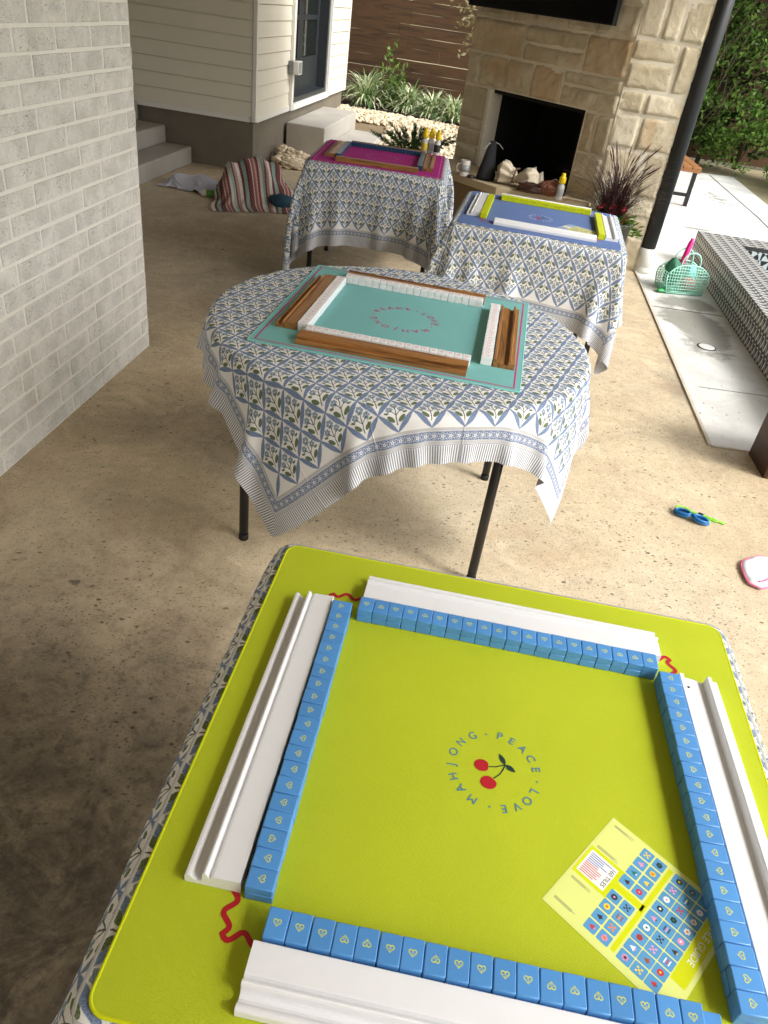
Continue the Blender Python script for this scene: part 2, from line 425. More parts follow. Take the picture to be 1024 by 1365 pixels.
def mat_pavement():
    M = Mt('pale_pool_deck_concrete', rgb(225, 224, 220), .8)
    x, y, z = M.xyz(M.tc())
    mid = M.noise(2.2, 6, .65, dist=.5); fine = M.noise(30, 5, .7)
    base = M.mix(mid.ss(.35, .65), rgb(196, 195, 189), rgb(218, 218, 213))
    def patch(cx, cy, rx, ry, k=1.0):
        return (ell(M, x, y, cx, cy, rx, ry)+mid*3.4-1.7+fine*.5-.25).ss(1.1, .55)
    wet = patch(1.92, 5.0, .22, .5).mx(patch(1.98, 5.6, .24, .16)).mx(patch(2.77, 8.3, .22, .06)).mx(patch(3.6, 10.2, .16, .5)*M.noise(9, 2).ss(.5, .56))
    base = M.mix(wet*.75, base, rgb(124, 122, 108))
    cp = M.vec(x+fine*.02, y*.5+fine*.02)
    pit = M.vor(34, co=cp).ss(.2, .1)*M.vorcol(34, co=cp).ss(.5, .55)*M.noise(2.5, 3).ss(.4, .6)
    scr = M.noise(11, 5, .7, co=M.vec(x*2.6, y)).ss(.63, .68)
    base = M.mix(pit*.75, base, rgb(92, 92, 90)); base = M.mix(scr*.4, base, rgb(150, 148, 142))
    base = M.mul(base, fine*.2+.9)
    M.col(base); M.bump(fine-pit, .35, .003); return M
def mat_brick():
    M = Mt('whitewashed_brick', rgb(200, 199, 194), .88)
    x, y, z = M.xyz(M.tc())
    mid = M.noise(9, 5, .65); fine = M.noise(60, 5, .75)
    co = M.vec(x, y+mid*.01, z+mid*.01)
    pit = M.noise(150, 3, .65).ss(.58, .68)*M.noise(14, 3, .6).ss(.40, .6)
    base = M.mix(mid.ss(.35, .65), rgb(204, 202, 195), rgb(226, 224, 217))
    base = M.mix(fine.ss(.45, .7)*.5, base, rgb(194, 191, 183))
    base = M.mix(fine.ss(.62,.75)*mid.ss(.4,.6)*.6, base, rgb(150, 144, 134))
    base = M.mix(pit*.85, base, rgb(112, 104, 94))
    warm = M.noise(2.5, 2).ss(.62, .7)*fine.ss(.5, .65)
    base = M.mix(warm*.5, base, rgb(196, 170, 150))
    chip = (M.vor(3.2).ss(.05, .03)*M.vorcol(3.2).gt(.86))
    base = M.mix(chip*.8, base, rgb(120, 72, 58))
    M.col(base); M.bump(mid*.5+fine*.9-pit*1.6, .75, .006); return M
def mat_mortar():
    M = Mt('whitewashed_mortar', rgb(204, 203, 196), .9)
    f = M.noise(70, 5, .7)
    M.col(M.mul(rgb(232, 229, 220), f*.22+.88)); M.bump(f+M.noise(12, 3)*.6, .5, .005); return M
def mat_stone(name='rough_limestone'):
    M = Mt(name, rgb(205, 190, 160), .9)
    x, y, z = M.xyz(M.tc())
    a = M.noise(2.3, 3, .5); b = M.noise(14, 6, .7, dist=.8); f = M.noise(90, 4, .7)
    cell = M.noise(1.3, 2, .4, co=M.vec(x*2.0, y*2.0, z*4.0))
    base = M.mix(cell.ss(.38, .62), rgb(194, 180, 150), rgb(216, 203, 175))
    base = M.mix(a.ss(.55, .7)*.55, base, rgb(192, 150, 102))
    base = M.mix(b.ss(.5, .72)*.5, base, rgb(156, 140, 112))
    base = M.mix(f.ss(.58, .7)*.35, base, rgb(120, 106, 84))
    gi = M.nt.nodes.new('ShaderNodeNewGeometry'); ri = X(M.nt, gi.outputs['Random Per Island'])
    base = M.mix(ri.ss(.86, .95)*.5, base, rgb(196, 156, 108)); base = M.mix(ri.ss(.25, .1)*.4, base, rgb(224, 216, 194))
    M.col(M.mul(base, f*.3+.84)); M.bump(b+f*.35, .85, .009); return M
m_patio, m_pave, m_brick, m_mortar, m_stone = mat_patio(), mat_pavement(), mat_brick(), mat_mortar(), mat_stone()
m_stone_mortar = mat_concrete('pale_mortar', (222, 212, 190), .12, 6)
def mat_leaf(name, c1, c2, rough=.45, trans=.25):
    M = Mt(name, rgb(*c1), rough)
    g = M.nt.nodes.new('ShaderNodeNewGeometry'); r_ = X(M.nt, g.outputs['Random Per Island'])
    M.col(M.mix(r_, rgb(*c1), rgb(*c2)))
    t = M.nt.nodes.new('ShaderNodeBsdfTranslucent'); M.nt.links.new(M.b.inputs['Base Color'].links[0].from_socket, t.inputs['Color'])
    mx = M.nt.nodes.new('ShaderNodeMixShader'); mx.inputs[0].default_value = trans
    M.nt.links.new(M.b.outputs[0], mx.inputs[1]); M.nt.links.new(t.outputs[0], mx.inputs[2])
    M.nt.links.new(mx.outputs[0], M.nt.nodes['Material Output'].inputs['Surface']); return M
# ================================================================ setting
BA = R(-5)                                   # the building's axes are turned 5 degrees from the camera's
def loc2w(o, a, x, y): return (o[0]+x*math.cos(a)-y*math.sin(a), o[1]+x*math.sin(a)+y*math.cos(a))
mb = MB(); mb.poly([(-900, -900, -.03), (900, -900, -.03), (900, 900, -.03), (-900, 900, -.03)])
m_ground = plain('dry_lawn', (150, 140, 108), .95, .35, .8, .5, 20, bd=.02)
struct(mb.build('ground', m_ground))
JN, JF = (1.518, 3.292), (1.752, 6.40)       # joint between the tan patio and the pale pool deck
jd = ((JF[0]-JN[0])/(JF[1]-JN[1]))
JE = (JN[0]+jd*(8.55-JN[1]), 8.55)
mb = MB()
mb.poly([(-5, -5, 0), (6, -5, 0), (6, JN[1]-.04, 0), JN+(0,), JE+(0,), (-.2, 8.6, 0), (-1.3, 8.45, 0), (-2.4, 8.62, 0), (-5, 8.8, 0)])
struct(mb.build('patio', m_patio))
mb = MB()
mb.poly([(JN[0]+.014, JN[1], .001), (7.5, JN[1]-.05, .001), (7.5, 9.6, .001), (4.22, 9.6, .001), (4.25, 10.34, .001), (4.42, 12.37, .001), (2.6, 12.2, .001), (JE[0]+.014, 12.1, .001), (JE[0]+.014, 8.55, .001)])
struct(mb.build('pool_deck', m_pave))
# pale strip and scored joints
mb = MB()
def strip(a, b, w, z0, z1, mat=0):
    a, b = Vector(a), Vector(b); d = (b-a).normalized(); n = Vector((-d.y, d.x))*w/2
    mb.prism([a-n, b-n, b+n, a+n], z0, z1, mat)
strip(JN, (JE[0]-.0, JE[1]), .016, -.01, .011)
strip((JN[0]+.012, JN[1]-.004), (3.2, JN[1]-.02), .012, -.01, .008)
struct(mb.build('joint_strip', mat_concrete('pale_joint_strip', (196, 186, 168), .2, 8)))
mb = MB()
strip((1.70, 5.41), (2.21, 5.409), .012, .0015, .0025); strip((4.02, 12.2), (3.81, 9.43), .02, .0015, .0025); strip((3.81, 9.43), (3.3, 5.0), .02, .0015, .0025)
strip((1.66, 4.02), (2.12, 4.03), .006, .0015, .0022)
struct(mb.build('scored_line', plain('dark_score', (92, 90, 86), .9, .2)))
mb = MB(); mb.poly([(4.25, 9.62, .005), (6.2, 9.7, .005), (6.2, 10.6, .005), (4.3, 10.4, .005)])
struct(mb.build('path', mat_concrete('tan_flagstone', (198, 180, 150), .2, 3)))
# drain cover
t = thing('drain_cover', 'small round white drain cover set flush in the wet pale deck', 'drain', (1.895, 4.703, .001))
MB().lathe([(.0, 0), (.052, 0), (.052, .004), (.047, .0055), (0, .0055)], n=28).build('cover', plain('white_plastic', (226, 226, 222), .4, .05), t)
MB().lathe([(.052, 0), (.06, 0), (.06, .003), (.052, .003)], n=28).build('ring', m_black, t)
# pebble bed: sloped base + pebbles
def bedz(x, y): return max(0.0, min(.22, (y-8.6)*.075))
mb = MB()
NX, NY = 10, 16
vv = []
for j in range(NY+1):
    for i in range(NX+1):
        x = -2.2+4.6*i/NX; y = 8.45+5.0*j/NY; vv.append((x, y, bedz(x, y)-.012))
mb.add(vv, [(j*(NX+1)+i, j*(NX+1)+i+1, (j+1)*(NX+1)+i+1, (j+1)*(NX+1)+i) for j in range(NY) for i in range(NX)])
struct(mb.build('terrain', plain('bed_soil', (120, 104, 80), .95, .3, 6, .5, 60)))
def blob_mesh(n=2):
    bm = bmesh.new(); bmesh.ops.create_icosphere(bm, subdivisions=n, radius=1)
    V = np.array([v.co[:] for v in bm.verts]); F = np.array([[v.index for v in f.verts] for f in bm.faces]); bm.free(); return V, F
def scatter(V, F, mats_):
    """stack copies of (V,F) under a list of 4x4 arrays"""
    T = np.asarray(mats_); n = len(T); k = len(V)
    W = np.einsum('nij,kj->nki', T[:, :3, :3], V)+T[:, None, :3, 3]
    FF = (F[None]+(np.arange(n)*k)[:, None, None]).reshape(-1, F.shape[1])
    return W.reshape(-1, 3), FF
def trs(p, rot, s): return np.array(Matrix.Translation(p) @ rot.to_matrix().to_4x4() @ Matrix.Diagonal((*s, 1)))
from mathutils import Euler
def reul(): return Euler((random.random()*6.3, random.random()*6.3, random.random()*6.3))
pv, pf = blob_mesh(2)
Ts = []
def peb(x, y, z, r): Ts.append(trs((x, y, z), Euler((random.gauss(0, .3), random.gauss(0, .3), random.random()*6.3)), (r*random.uniform(.8, 1.5), r*random.uniform(.6, 1.0), r*random.uniform(.35, .6))))
for _ in range(8200):
    y = random.uniform(8.5, 12.0); x = random.uniform(-1.75, .75)
    if y < 8.9 and x > -1.0 and random.random() < .7: continue
    if x < -.70 and x > -1.75 and 8.95 < y < 11.0: continue
    peb(x, y, bedz(x, y)+random.uniform(0, .02), random.uniform(.018, .037))
for _ in range(620):   # heap against the house corner
    a = random.random(); x = -1.66+abs(random.gauss(0, .22)); y = 8.5+random.uniform(-.22, .42)
    hgt = max(0, .16-(x+1.66)*.30-abs(y-8.62)*.2)
    peb(x, y, random.uniform(0, 1)*hgt+.01, random.uniform(.02, .042))
Vp, Fp = scatter(pv*(1+.08*np.sin(pv[:, [1, 2, 0]]*5)), pf, Ts)
Mp = Mt('river_pebble', rgb(214, 200, 170), .75)
g = Mp.nt.nodes.new('ShaderNodeNewGeometry'); rr_ = X(Mp.nt, g.outputs['Random Per Island'])
Mp.col(Mp.mul(Mp.mix(rr_, rgb(168, 150, 122), rgb(236, 222, 194)), Mp.noise(60, 4)*.3+.85))
tag(npmesh('pebbles', Vp, Fp, Mp, smooth=True), 'cream river pebbles covering the bed between the house steps and fence', 'pebbles', kind='stuff')
# edging strip in front of the grasses
mb = MB(); strip((-1.42, 12.0), (.6, 11.45), .03, .1, .27)
tag(mb.build('edging_strip', m_black), 'black edging strip between cream pebbles and variegated grasses', 'garden edging')
mb = MB(); vv = [(-1.6, 12.02, .22), (.9, 11.3, .22), (2.2, 13.6, .24), (-1.7, 13.9, .24)]; mb.poly(vv)
struct(mb.build('soil_bed', plain('dark_mulch', (74, 60, 46), .95, .4, 14, .8, 60, bd=.02)))

# ---- brick wall (each brick modelled, one mesh)
BWO = (-1.304, 3.506); BWA = R(85.8)
wall = thing('brick_wall', 'whitewashed rough brick wall at the left edge of the patio', 'wall', (BWO[0], BWO[1], 0), BWA)
# local: +x along the wall (far corner at 0, towards camera negative), -y towards the patio (right)
mb = MB(); L, HW, TH = 7.6, 2.9, .28
mb.box((-L/2-.003, TH/2+.0012, HW/2), (L-.006, TH-.0024, HW))
mb.build('mortar_joints', m_mortar, wall)
mb = MB(); ch, bl = .0768, .255
for r_ in range(int(HW/ch)):
    z = r_*ch+ch/2
    x = 0.0; first = True
    segs = []
    off = .086 if r_ % 2 else .0
    if off: segs.append((0, off)); x = off
    while x < L:
        w = bl*random.uniform(.97, 1.03)
        if not segs: w = bl
        segs.append((x, min(L, x+w))); x += w
    for a, b in segs:
        pr = random.uniform(-.0008, .0016); g_ = random.uniform(.0045, .0075)
        mb.box((-(a+b)/2+random.uniform(-.001, .001), TH/2-.0+.0, z+random.uniform(-.001, .001)), (b-a-2*g_, TH+.0006+2*pr, ch-2*g_), bevel=.0030, seg=2)
    # end face bricks come from the same boxes (they run through)
ob = mb.build('brick', m_brick, wall); 
mb = MB(); mb.box((-6.1, -1.55, HW/2), (.28, 3.1+.28, HW)); mb.build('light_block_wall', m_mortar, wall)  # unseen wall added behind the camera, keeps light off the front faces
# slab behind so the wall is solid to its full depth
# ---- house
HK = (-1.757, 7.83)
house = thing('house', 'white lap siding house corner raised on a concrete foundation', 'house', (HK[0], HK[1], 0), BA)
SB = .447; TOPZ = 3.6; LW = 4.6; LR = 4.06
mb = MB(); mb.prism([(-.035, .05), (-.035, LR-.05), (-LW, LR-.05), (-LW, .05)], -.02, SB+.02); mb.build('foundation', m_foundation, house)
mb = MB(); mb.prism([(-LW-.25, -9.0), (-LW, -9.0), (-LW, .03), (-LW-.25, .03)], -.02, TOPZ-.01); mb.build('wall', m_siding, house)
mb = MB(); mb.prism([(-.03, .03), (-.03, 1.2), (-.22, 1.2), (-.22, 2.9), (-.03, 2.9), (-.03, LR-.03), (-LW, LR-.03), (-LW, .03)], SB+.001, TOPZ); mb.build('wall', m_siding, house)
EX = .1295
def boards(mb, axis, a, b, z0, z1):
    """lapped boards; axis 'L' = face y=0 facing -y, 'R' = face x=0 facing +x"""
    z = z0
    while z < z1-.02:
        zt = min(z+EX, z1)-.006
        if axis == 'R': pts = [(-.03, z), (.0, z), (-.011, zt), (-.03, zt)]
        else: pts = [(.03, z), (.0, z), (.011, zt), (.03, zt)]
        n = 4
        if axis == 'R':
            v = [(p[0], a, p[1]) for p in pts]+[(p[0], b, p[1]) for p in pts]
        else:
            v = [(a, p[0], p[1]) for p in pts]+[(b, p[0], p[1]) for p in pts]
        vs_, f_ = mb.add(v, [(0, 1, 2, 3), (7, 6, 5, 4)]+[(i, i+4, (i+1) % 4+4, (i+1) % 4) for i in range(4)])
        bmesh.ops.recalc_face_normals(mb.bm, faces=f_)
        z = zt+.006
mb = MB(); boards(mb, 'L', -LW, -.03, SB+.045, TOPZ); mb.build('siding', m_siding, house)
DL, DR = 1.24, 2.88
for a_, b_ in ((.03, DL-.075), (DR+.04, LR-.03)): mb = MB(); boards(mb, 'R', a_, b_, SB+.045, TOPZ); mb.build('siding', m_siding, house)
mb = MB(); mb.box((-.013, .013, (SB+TOPZ)/2+.01), (.038, .038, TOPZ-SB), bevel=.003); mb.build('corner_trim', m_trim, house); mb = MB(); mb.box((-.015, LR-.012, (SB+TOPZ)/2), (.04, .03, TOPZ-SB)); mb.build('corner_trim', m_trim, house)
for c_, s_ in (((-LW/2-.03, .012, SB+.0225), (LW-.06, .03, .044)), ((-.010, (DL-.075)/2+.016, SB+.0225), (.036, DL-.11, .044)), ((-.010, (DR+.05+LR)/2, SB+.0225), (.036, LR-DR-.12, .044))): mb = MB(); mb.box(c_, s_); mb.build('base_trim', m_trim, house)
mb = MB(); mb.box((.004, DL-.035, (SB+TOPZ)/2), (.05, .07, TOPZ-SB), bevel=.003); mb.box((.004, DR+.02, (SB+TOPZ)/2), (.05, .035, TOPZ-SB), bevel=.003); mb.box((.006, (DL+DR)/2, SB+.028), (.054, DR-DL-.002, .055), bevel=.003)
mb.build('door_trim', m_trim, house)
m_dframe = plain('black_door_paint', (40, 44, 47), .4, .1)
door = MB()
z0 = SB+.056
door.box((-.10, DL+.02, 2.0), (.19, .04, 3.1)); door.box((-.10, DR-.035, 2.0), (.19, .07, 3.1)); door.box((-.10, (DL+DR)/2, z0+.025), (.19, DR-DL-.12, .05))
mid = (DL+DR)/2-.1
for a, b in ((DL+.04, mid-.002), (mid+.002, DR-.07)):
    for yy in (a+.05, b-.05): door.box((-.14, yy, 2.0), (.045, .1, 3.0-.1))
    door.box((-.14, (a+b)/2, z0+.05+.17), (.045, b-a-.2, .34)); door.box((-.14, (a+b)/2, 1.28), (.043, b-a-.2, .045)); door.box((-.14, (a+b)/2, 2.1), (.043, b-a-.2, .045))
dr = door.build('door', m_dframe, house)
gl = MB(); 
for a, b in ((DL+.14, mid-.102), (mid+.102, DR-.17)): gl.box((-.145, (a+b)/2, 2.05), (.012, b-a-.002, 2.3))
mg = Mt('dark_glass', rgb(28, 33, 30), .06, spec=.7); gl.build('glass_pane', mg, dr)
MB().box((-.10, mid+.05, 1.55), (.03, .03, .22), bevel=.006).tube([(-.09, mid+.05, 1.55), (-.05, mid+.05, 1.55), (-.05, mid+.16, 1.55)], .009).build('handle', m_black_metal, dr)
mb = MB(); mb.box((-LW/2+.1, LR/2, TOPZ+.08), (LW+.9, LR+.8, .16)); mb.build('roof', plain('soffit', (205, 200, 188), .7, .05), house)
# outlet with its clear cover hanging open
ot = thing('outlet_box', 'grey outdoor outlet box with its clear cover hinged open beside the door', 'outlet', loc2w(HK, BA, .006, 1.115)+(.86,), BA)
MB().box((.022, 0, 0), (.05, .075, .12), bevel=.004).build('box', plain('grey_plastic', (120, 122, 122), .5, .08), ot)
mb = MB(); 
for zz in (-.055, .055): mb.box((.075, .05, zz), (.055, .15, .012), bevel=.003)
for yy in (-.02, .12): mb.box((.075, yy, 0), (.055, .012, .11), bevel=.003)
mb.build('cover_frame', plain('clear_plastic_rim', (214, 214, 208), .25, .04), ot)
MB().box((.1005, .05, 0), (.003, .128, .098)).build('cover_window', plain('smoky_cover', (150, 152, 146), .15, .05), ot)
# back steps left of the corner
st = thing('back_steps', 'grey concrete steps tucked between the brick wall and house foundation', 'steps', (-2.39, 7.882, 0), BA)
mb = MB(); mb.box((-1.1+.0, -1.6, .079), (2.2, 3.19, .158), bevel=.012); mb.build('step', m_concrete, st)
mb = MB(); mb.box((-1.235, -1.6, .237), (1.95, 3.186, .158), bevel=.012); mb.build('step', m_concrete, st)
mb = MB(); mb.box((-1.37, -1.6, .395), (1.68, 3.182, .158), bevel=.012); mb.build('step', m_concrete, st)
# door stoop right of the corner
sp = thing('door_stoop', 'pale concrete stoop of two blocks below the black door', 'stoop', loc2w(HK, BA, 0, 0)+(0,), BA)
MB().box((.205+.005, 1.98, .17), (.43, 1.72, .345), bevel=.01).build('upper_block', m_concrete, sp)
MB().box((.205+.435, 1.86, .08), (.42, 1.5, .17), bevel=.01).build('lower_block', m_concrete, sp)

# ---- horizontal board fence behind the bed
m_fence = mat_wood('dark_stained_cedar', (40, 28, 16), (86, 60, 35), .35, .85, axis=0)
fn = thing('board_fence', 'dark brown horizontal board fence with light showing through its gaps', 'fence', (.1, 12.75, 0), R(-7))
mb = MB(); z = .12; k = 0
while z < 2.9:
    x = -2.6+random.uniform(-.4, 0)
    while x < 3.2:
        L_ = random.uniform(1.7, 2.5); b = min(3.4, x+L_)
        za, zb = random.uniform(-.003, .005), random.uniform(-.003, .005)
        n_ = 26; ph = random.uniform(0, 99); hz = .1440+random.uniform(-.0035, .0035); vv = []
        for i in range(n_+1):
            xx = x+.002+(b-x-.004)*i/n_; lo = z+za+(zb-za)*i/n_+n3(xx*2.3+ph, ph, z)*.0035; hi = lo+hz+n3(xx*3.1, z+ph, ph)*.0045
            vv += [(xx, -.012, lo), (xx, .012, lo), (xx, .012, hi), (xx, -.012, hi)]
        fs_ = [(0, 3, 2, 1), (4*n_, 4*n_+1, 4*n_+2, 4*n_+3)]
        for i in range(n_):
            q_ = 4*i; fs_ += [(q_+k2, q_+4+k2, q_+4+(k2+1) % 4, q_+(k2+1) % 4) for k2 in range(4)]
        v_, f_ = mb.add(vv, fs_); bmesh.ops.recalc_face_normals(mb.bm, faces=f_)
        x = b
    z += .1455; k += 1
mb.build('board', m_fence, fn)
for x in (-1.9, .35, 2.5):
    MB().box((x, .06, 1.5), (.09, .09, 3.0)).build('post', m_fence, fn)

# ---- fireplace chimney with rough ashlar, one column facing the camera, one face turned 45 degrees
CC = (1.262, 6.322)
fp = thing('fireplace', 'rough cream limestone corner fireplace with a black firebox and stone column', 'fireplace', (CC[0], CC[1], 0), BA)
def l2(x, y): a = -BA; dx, dy = x-CC[0], y-CC[1]; return (dx*math.cos(a)-dy*math.sin(a), dx*math.sin(a)+dy*math.cos(a))
FL = 1.577; FA = R(135)-BA; fd = (math.cos(FA), math.sin(FA)); fnv = (-fd[1], fd[0])    # local frame: direction to the left along the angled face
fin = (fd[1], -fd[0])                                                                    # into the chimney
CW = .475; CH_ = 2.9
pL = (fd[0]*FL, fd[1]*FL)
core = [(0.02, .03), (CW-.02, .03), (CW-.02, .62), (pL[0]+fin[0]*1.0, pL[1]+fin[1]*1.0), (pL[0]+fin[0]*.03-fd[0]*.02, pL[1]+fin[1]*.03-fd[1]*.02)]
FB0, FB1, FZ0, FZ1 = .27, 1.285, .462, 1.062      # firebox opening along the angled face
def P2(s, d): return (fd[0]*s+fin[0]*d, fd[1]*s+fin[1]*d)
mb = MB()
mb.prism([(.010, .008), (CW-.008, .008), (CW-.008, .62), P2(FB0, .75), P2(FB0, .008)][::1], 0, CH_)
mb.prism([P2(FB1, .008), P2(FL-.008, .008), P2(FL-.008, .75), P2(FB1, .75)], 0, CH_)
mb.prism([P2(FB0, .009), P2(FB1, .009), P2(FB1, .748), P2(FB0, .748)], FZ1, CH_)
mb.prism([P2(FB0, .009), P2(FB1, .009), P2(FB1, .748), P2(FB0, .748)], 0, FZ0-.006)
mb.build('mortar_core', m_stone_mortar, fp)
mb = MB()
mb.prism([P2(FB0, .70), P2(FB1, .70), P2(FB1, .745), P2(FB0, .745)], FZ0, FZ1-.001); mb.prism([P2(FB1-.03, .15), P2(FB1-.002, .15), P2(FB1-.002, .70), P2(FB1-.03, .70)][::-1], FZ0, FZ1-.001)
mb.prism([P2(FB0+.002, .04), P2(FB0+.04, .04), P2(FB0+.04, .70), P2(FB0+.002, .70)], FZ0, FZ1-.001); mb.prism([P2(FB0+.04, .04), P2(FB1-.03, .04), P2(FB1-.03, .70), P2(FB0+.04, .70)], FZ1-.03, FZ1-.002)
mb.prism([P2(FB0+.04, .04), P2(FB1-.03, .04), P2(FB1-.03, .70), P2(FB0+.04, .70)], FZ0-.004, FZ0+.004)
mb.build('firebox', plain('soot_black', (12, 11, 11), .9, .3, 8), fp)
mb = MB(); mb.prism([P2(FB1-.035, -.012), P2(FB1-.001, -.012), P2(FB1-.001, .148), P2(FB1-.035, .148)], FZ0, FZ1-.002); mb.build('firebox_reveal', m_stone_mortar, fp)
def ashlar(w, h, seed, rh=(.13, .27), rw=(.18, .52)):
    rd = random.Random(seed); out = []; z = 0
    while z < h-.02:
        a = rd.uniform(*rh)
        if h-(z+a) < rh[0]: a = h-z
        x = 0
        while x < w-.001:
            b = rd.uniform(*rw)
            if w-(x+b) < .11: b = w-x
            if a > .2 and b > .2 and rd.random() < .45:
                k = rd.uniform(.4, .6); out += [(x, x+b, z, z+a*k), (x, x+b, z+a*k, z+a)]
            else: out.append((x, x+b, z, z+a))
            x += b
        z += a
    return out
def stone_faces(rects, origin, ax, nrm, rough=1.0):
    """rects (s0,s1,z0,z1) on a vertical plane; nrm points outwards"""
    Vs, Fs = [], []; base = 0
    for s0, s1, z0, z1 in rects:
        g_ = .0075
        s0 += g_; s1 -= g_; z0 += g_; z1 -= g_
        nx, nz = max(5, int((s1-s0)/.014)), max(5, int((z1-z0)/.014))
        ph = random.uniform(0, 100); amp = random.uniform(.012, .028)*rough; tilt = random.uniform(-.008, .008); tz = random.uniform(-.008, .008)
        for j in range(nz+1):
            for i in range(nx+1):
                a, b = i/nx, j/nz
                e = min(a*(s1-s0), (1-a)*(s1-s0), b*(z1-z0), (1-b)*(z1-z0))+n3(s0+a*(s1-s0)+ph, z0+b*(z1-z0), ph, 26)*.004
                prof = 1-math.exp(-max(0, e)/.005)
                s_ = s0+a*(s1-s0); z_ = z0+b*(z1-z0)
                nn = mnoise.fractal(Vector((s_*7+ph, z_*9, ph)), .8, 2.1, 5)*.5+abs(mnoise.noise(Vector((s_*15+ph, z_*22, 1))))*.6+abs(mnoise.noise(Vector((s_*34+ph, z_*48, 1))))*.3
                jit = n3(s_*30+ph, z_*30, 2.)*.004
                d = -.013+prof*(.011+amp*(nn+.2)+tilt*(a-.5)*2+tz*(b-.5)*2)
                Vs.append((origin[0]+ax[0]*(s_+jit)+nrm[0]*d, origin[1]+ax[1]*(s_+jit)+nrm[1]*d, z_+jit))
        for j in range(nz):
            for i in range(nx):
                q = base+j*(nx+1)+i; Fs.append((q, q+1, q+nx+2, q+nx+1))
        base += (nx+1)*(nz+1)
    return Vs, Fs
rd_ = ashlar(CW, CH_, 5, (.15, .33), (.13, .40))
V1, F1 = stone_faces(rd_, (0, 0), (1, 0), (0, -1), .5)
o = npmesh('stone_veneer', V1, F1, m_stone, fp, smooth=True)
V1, F1 = stone_faces(ashlar(.62, CH_, 9), (CW, .0), (0, 1), (1, 0)); npmesh('stone_veneer', V1, F1, m_stone, fp, smooth=True)
rc = []
rc += ashlar(FB0, FZ1, 21, (.14, .26), (.14, .26))
rc += [(a+FB1, b+FB1, c, d) for a, b, c, d in ashlar(FL-FB1, FZ1, 22, (.16, .3), (.16, .3))]
rc += [(a, b, c+FZ1, d+FZ1) for a, b, c, d in ashlar(FL, CH_-FZ1, 24, (.14, .28), (.24, .6))]
rc = [(a, b, max(c, .47), d) if d > .5 else (a, b, c, d) for a, b, c, d in rc]
for sel in (lambda r_: r_[3] <= FZ1+.001 and r_[0] < FB0, lambda r_: r_[3] <= FZ1+.001 and r_[0] > FB0, lambda r_: r_[3] > FZ1+.001):
    V1, F1 = stone_faces([r_ for r_ in rc if sel(r_)], (0, 0), fd, (-fin[0], -fin[1])); npmesh('stone_veneer', V1, [f[::-1] for f in F1], m_stone, fp, smooth=True)
# left return
V1, F1 = stone_faces(ashlar(.7, CH_, 31), pL, fin, fd); npmesh('stone_veneer', V1, [f[::-1] for f in F1], m_stone, fp, smooth=True)
# hearth
H1 = l2(.506, 6.36); hz = .462
hp = [(-.002, -.012), H1, (H1[0]+fd[0]*.93, H1[1]+fd[1]*.93), P2(FL-.02, -.03), P2(.0, -.03)]
mb = MB(); mb.prism(hp, .405, hz, bevel=.008); mb.build('hearth_slab', mat_concrete('honed_limestone', (176, 160, 130), .15, 3), fp)
hp2 = [(-.02, .0), (H1[0]+.008, H1[1]+.02), (H1[0]+fd[0]*.91+.01, H1[1]+fd[1]*.91+.02), P2(FL-.04, .0), P2(.02, .0)]
mb = MB(); mb.prism(hp2, 0, .404); mb.build('hearth_base', mat_concrete('brown_hearth_render', (122, 102, 76), .3, 4), fp)
# television
tv = thing('television', 'wide black television mounted on the stone above the firebox', 'television', (CC[0], CC[1], 0), BA)
def tvbox(s0, s1, d0, d1, z0, z1, bev=.006):
    m_ = MB(); m_.prism([P2(s0, d0), P2(s0, d1), P2(s1, d1), P2(s1, d0)], z0, z1, bevel=0); return m_
tvbox(.165, 1.575, -.085, -.045, 1.622, 2.42).build('screen', Mt('tv_glass', rgb(6, 6, 7), .4, spec=.2), tv)
fr = MB()
for (a, b, c, d) in ((.155, .165, 1.612, 2.43), (1.575, 1.585, 1.612, 2.43), (.165, 1.575, 1.612, 1.622), (.165, 1.575, 2.42, 2.43)): fr.prism([P2(a, -.089), P2(a, -.04), P2(b, -.04), P2(b, -.089)], c, d)
fr.build('frame', m_black, tv)
tvbox(.6, 1.14, -.045, .02, 1.8, 2.2).build('wall_bracket', m_black_metal, tv)

# ---- downspout
dsx, dsy = 1.792, 6.305
t = thing('downspout', 'round black downspout standing in a white boot beside the stone column', 'downspout', (dsx, dsy, 0))
mb = MB(); mb.tube([(0, 0, .185), (0, 0, 2.75)], .058, 24); mb.build('pipe', plain('black_pipe', (30, 32, 33), .5, .15, 6, .1, 60), t)
MB().lathe([(.052, 0), (.054, .0), (.055, .19), (.066, .19), (.066, .05), (.072, .03), (.074, 0)][2:] , n=24).lathe([(.066, .0), (.0665, .19), (.06, .193)], n=24).build('boot', plain('white_boot', (214, 212, 204), .5, .06), t)

# ---- patio roof
m_ceil = mat_wood('ceiling_boards', (150, 140, 122), (176, 166, 148), .3, .7, axis=1)
ra = Matrix.Rotation(BA, 4, 'Z')
mb = MB(); mb.box((-2.95, .35, 2.86), (9.5, 15.4, .2), M=Matrix.Translation((.15, 0, 0)) @ ra)
struct(mb.build('ceiling', m_ceil))
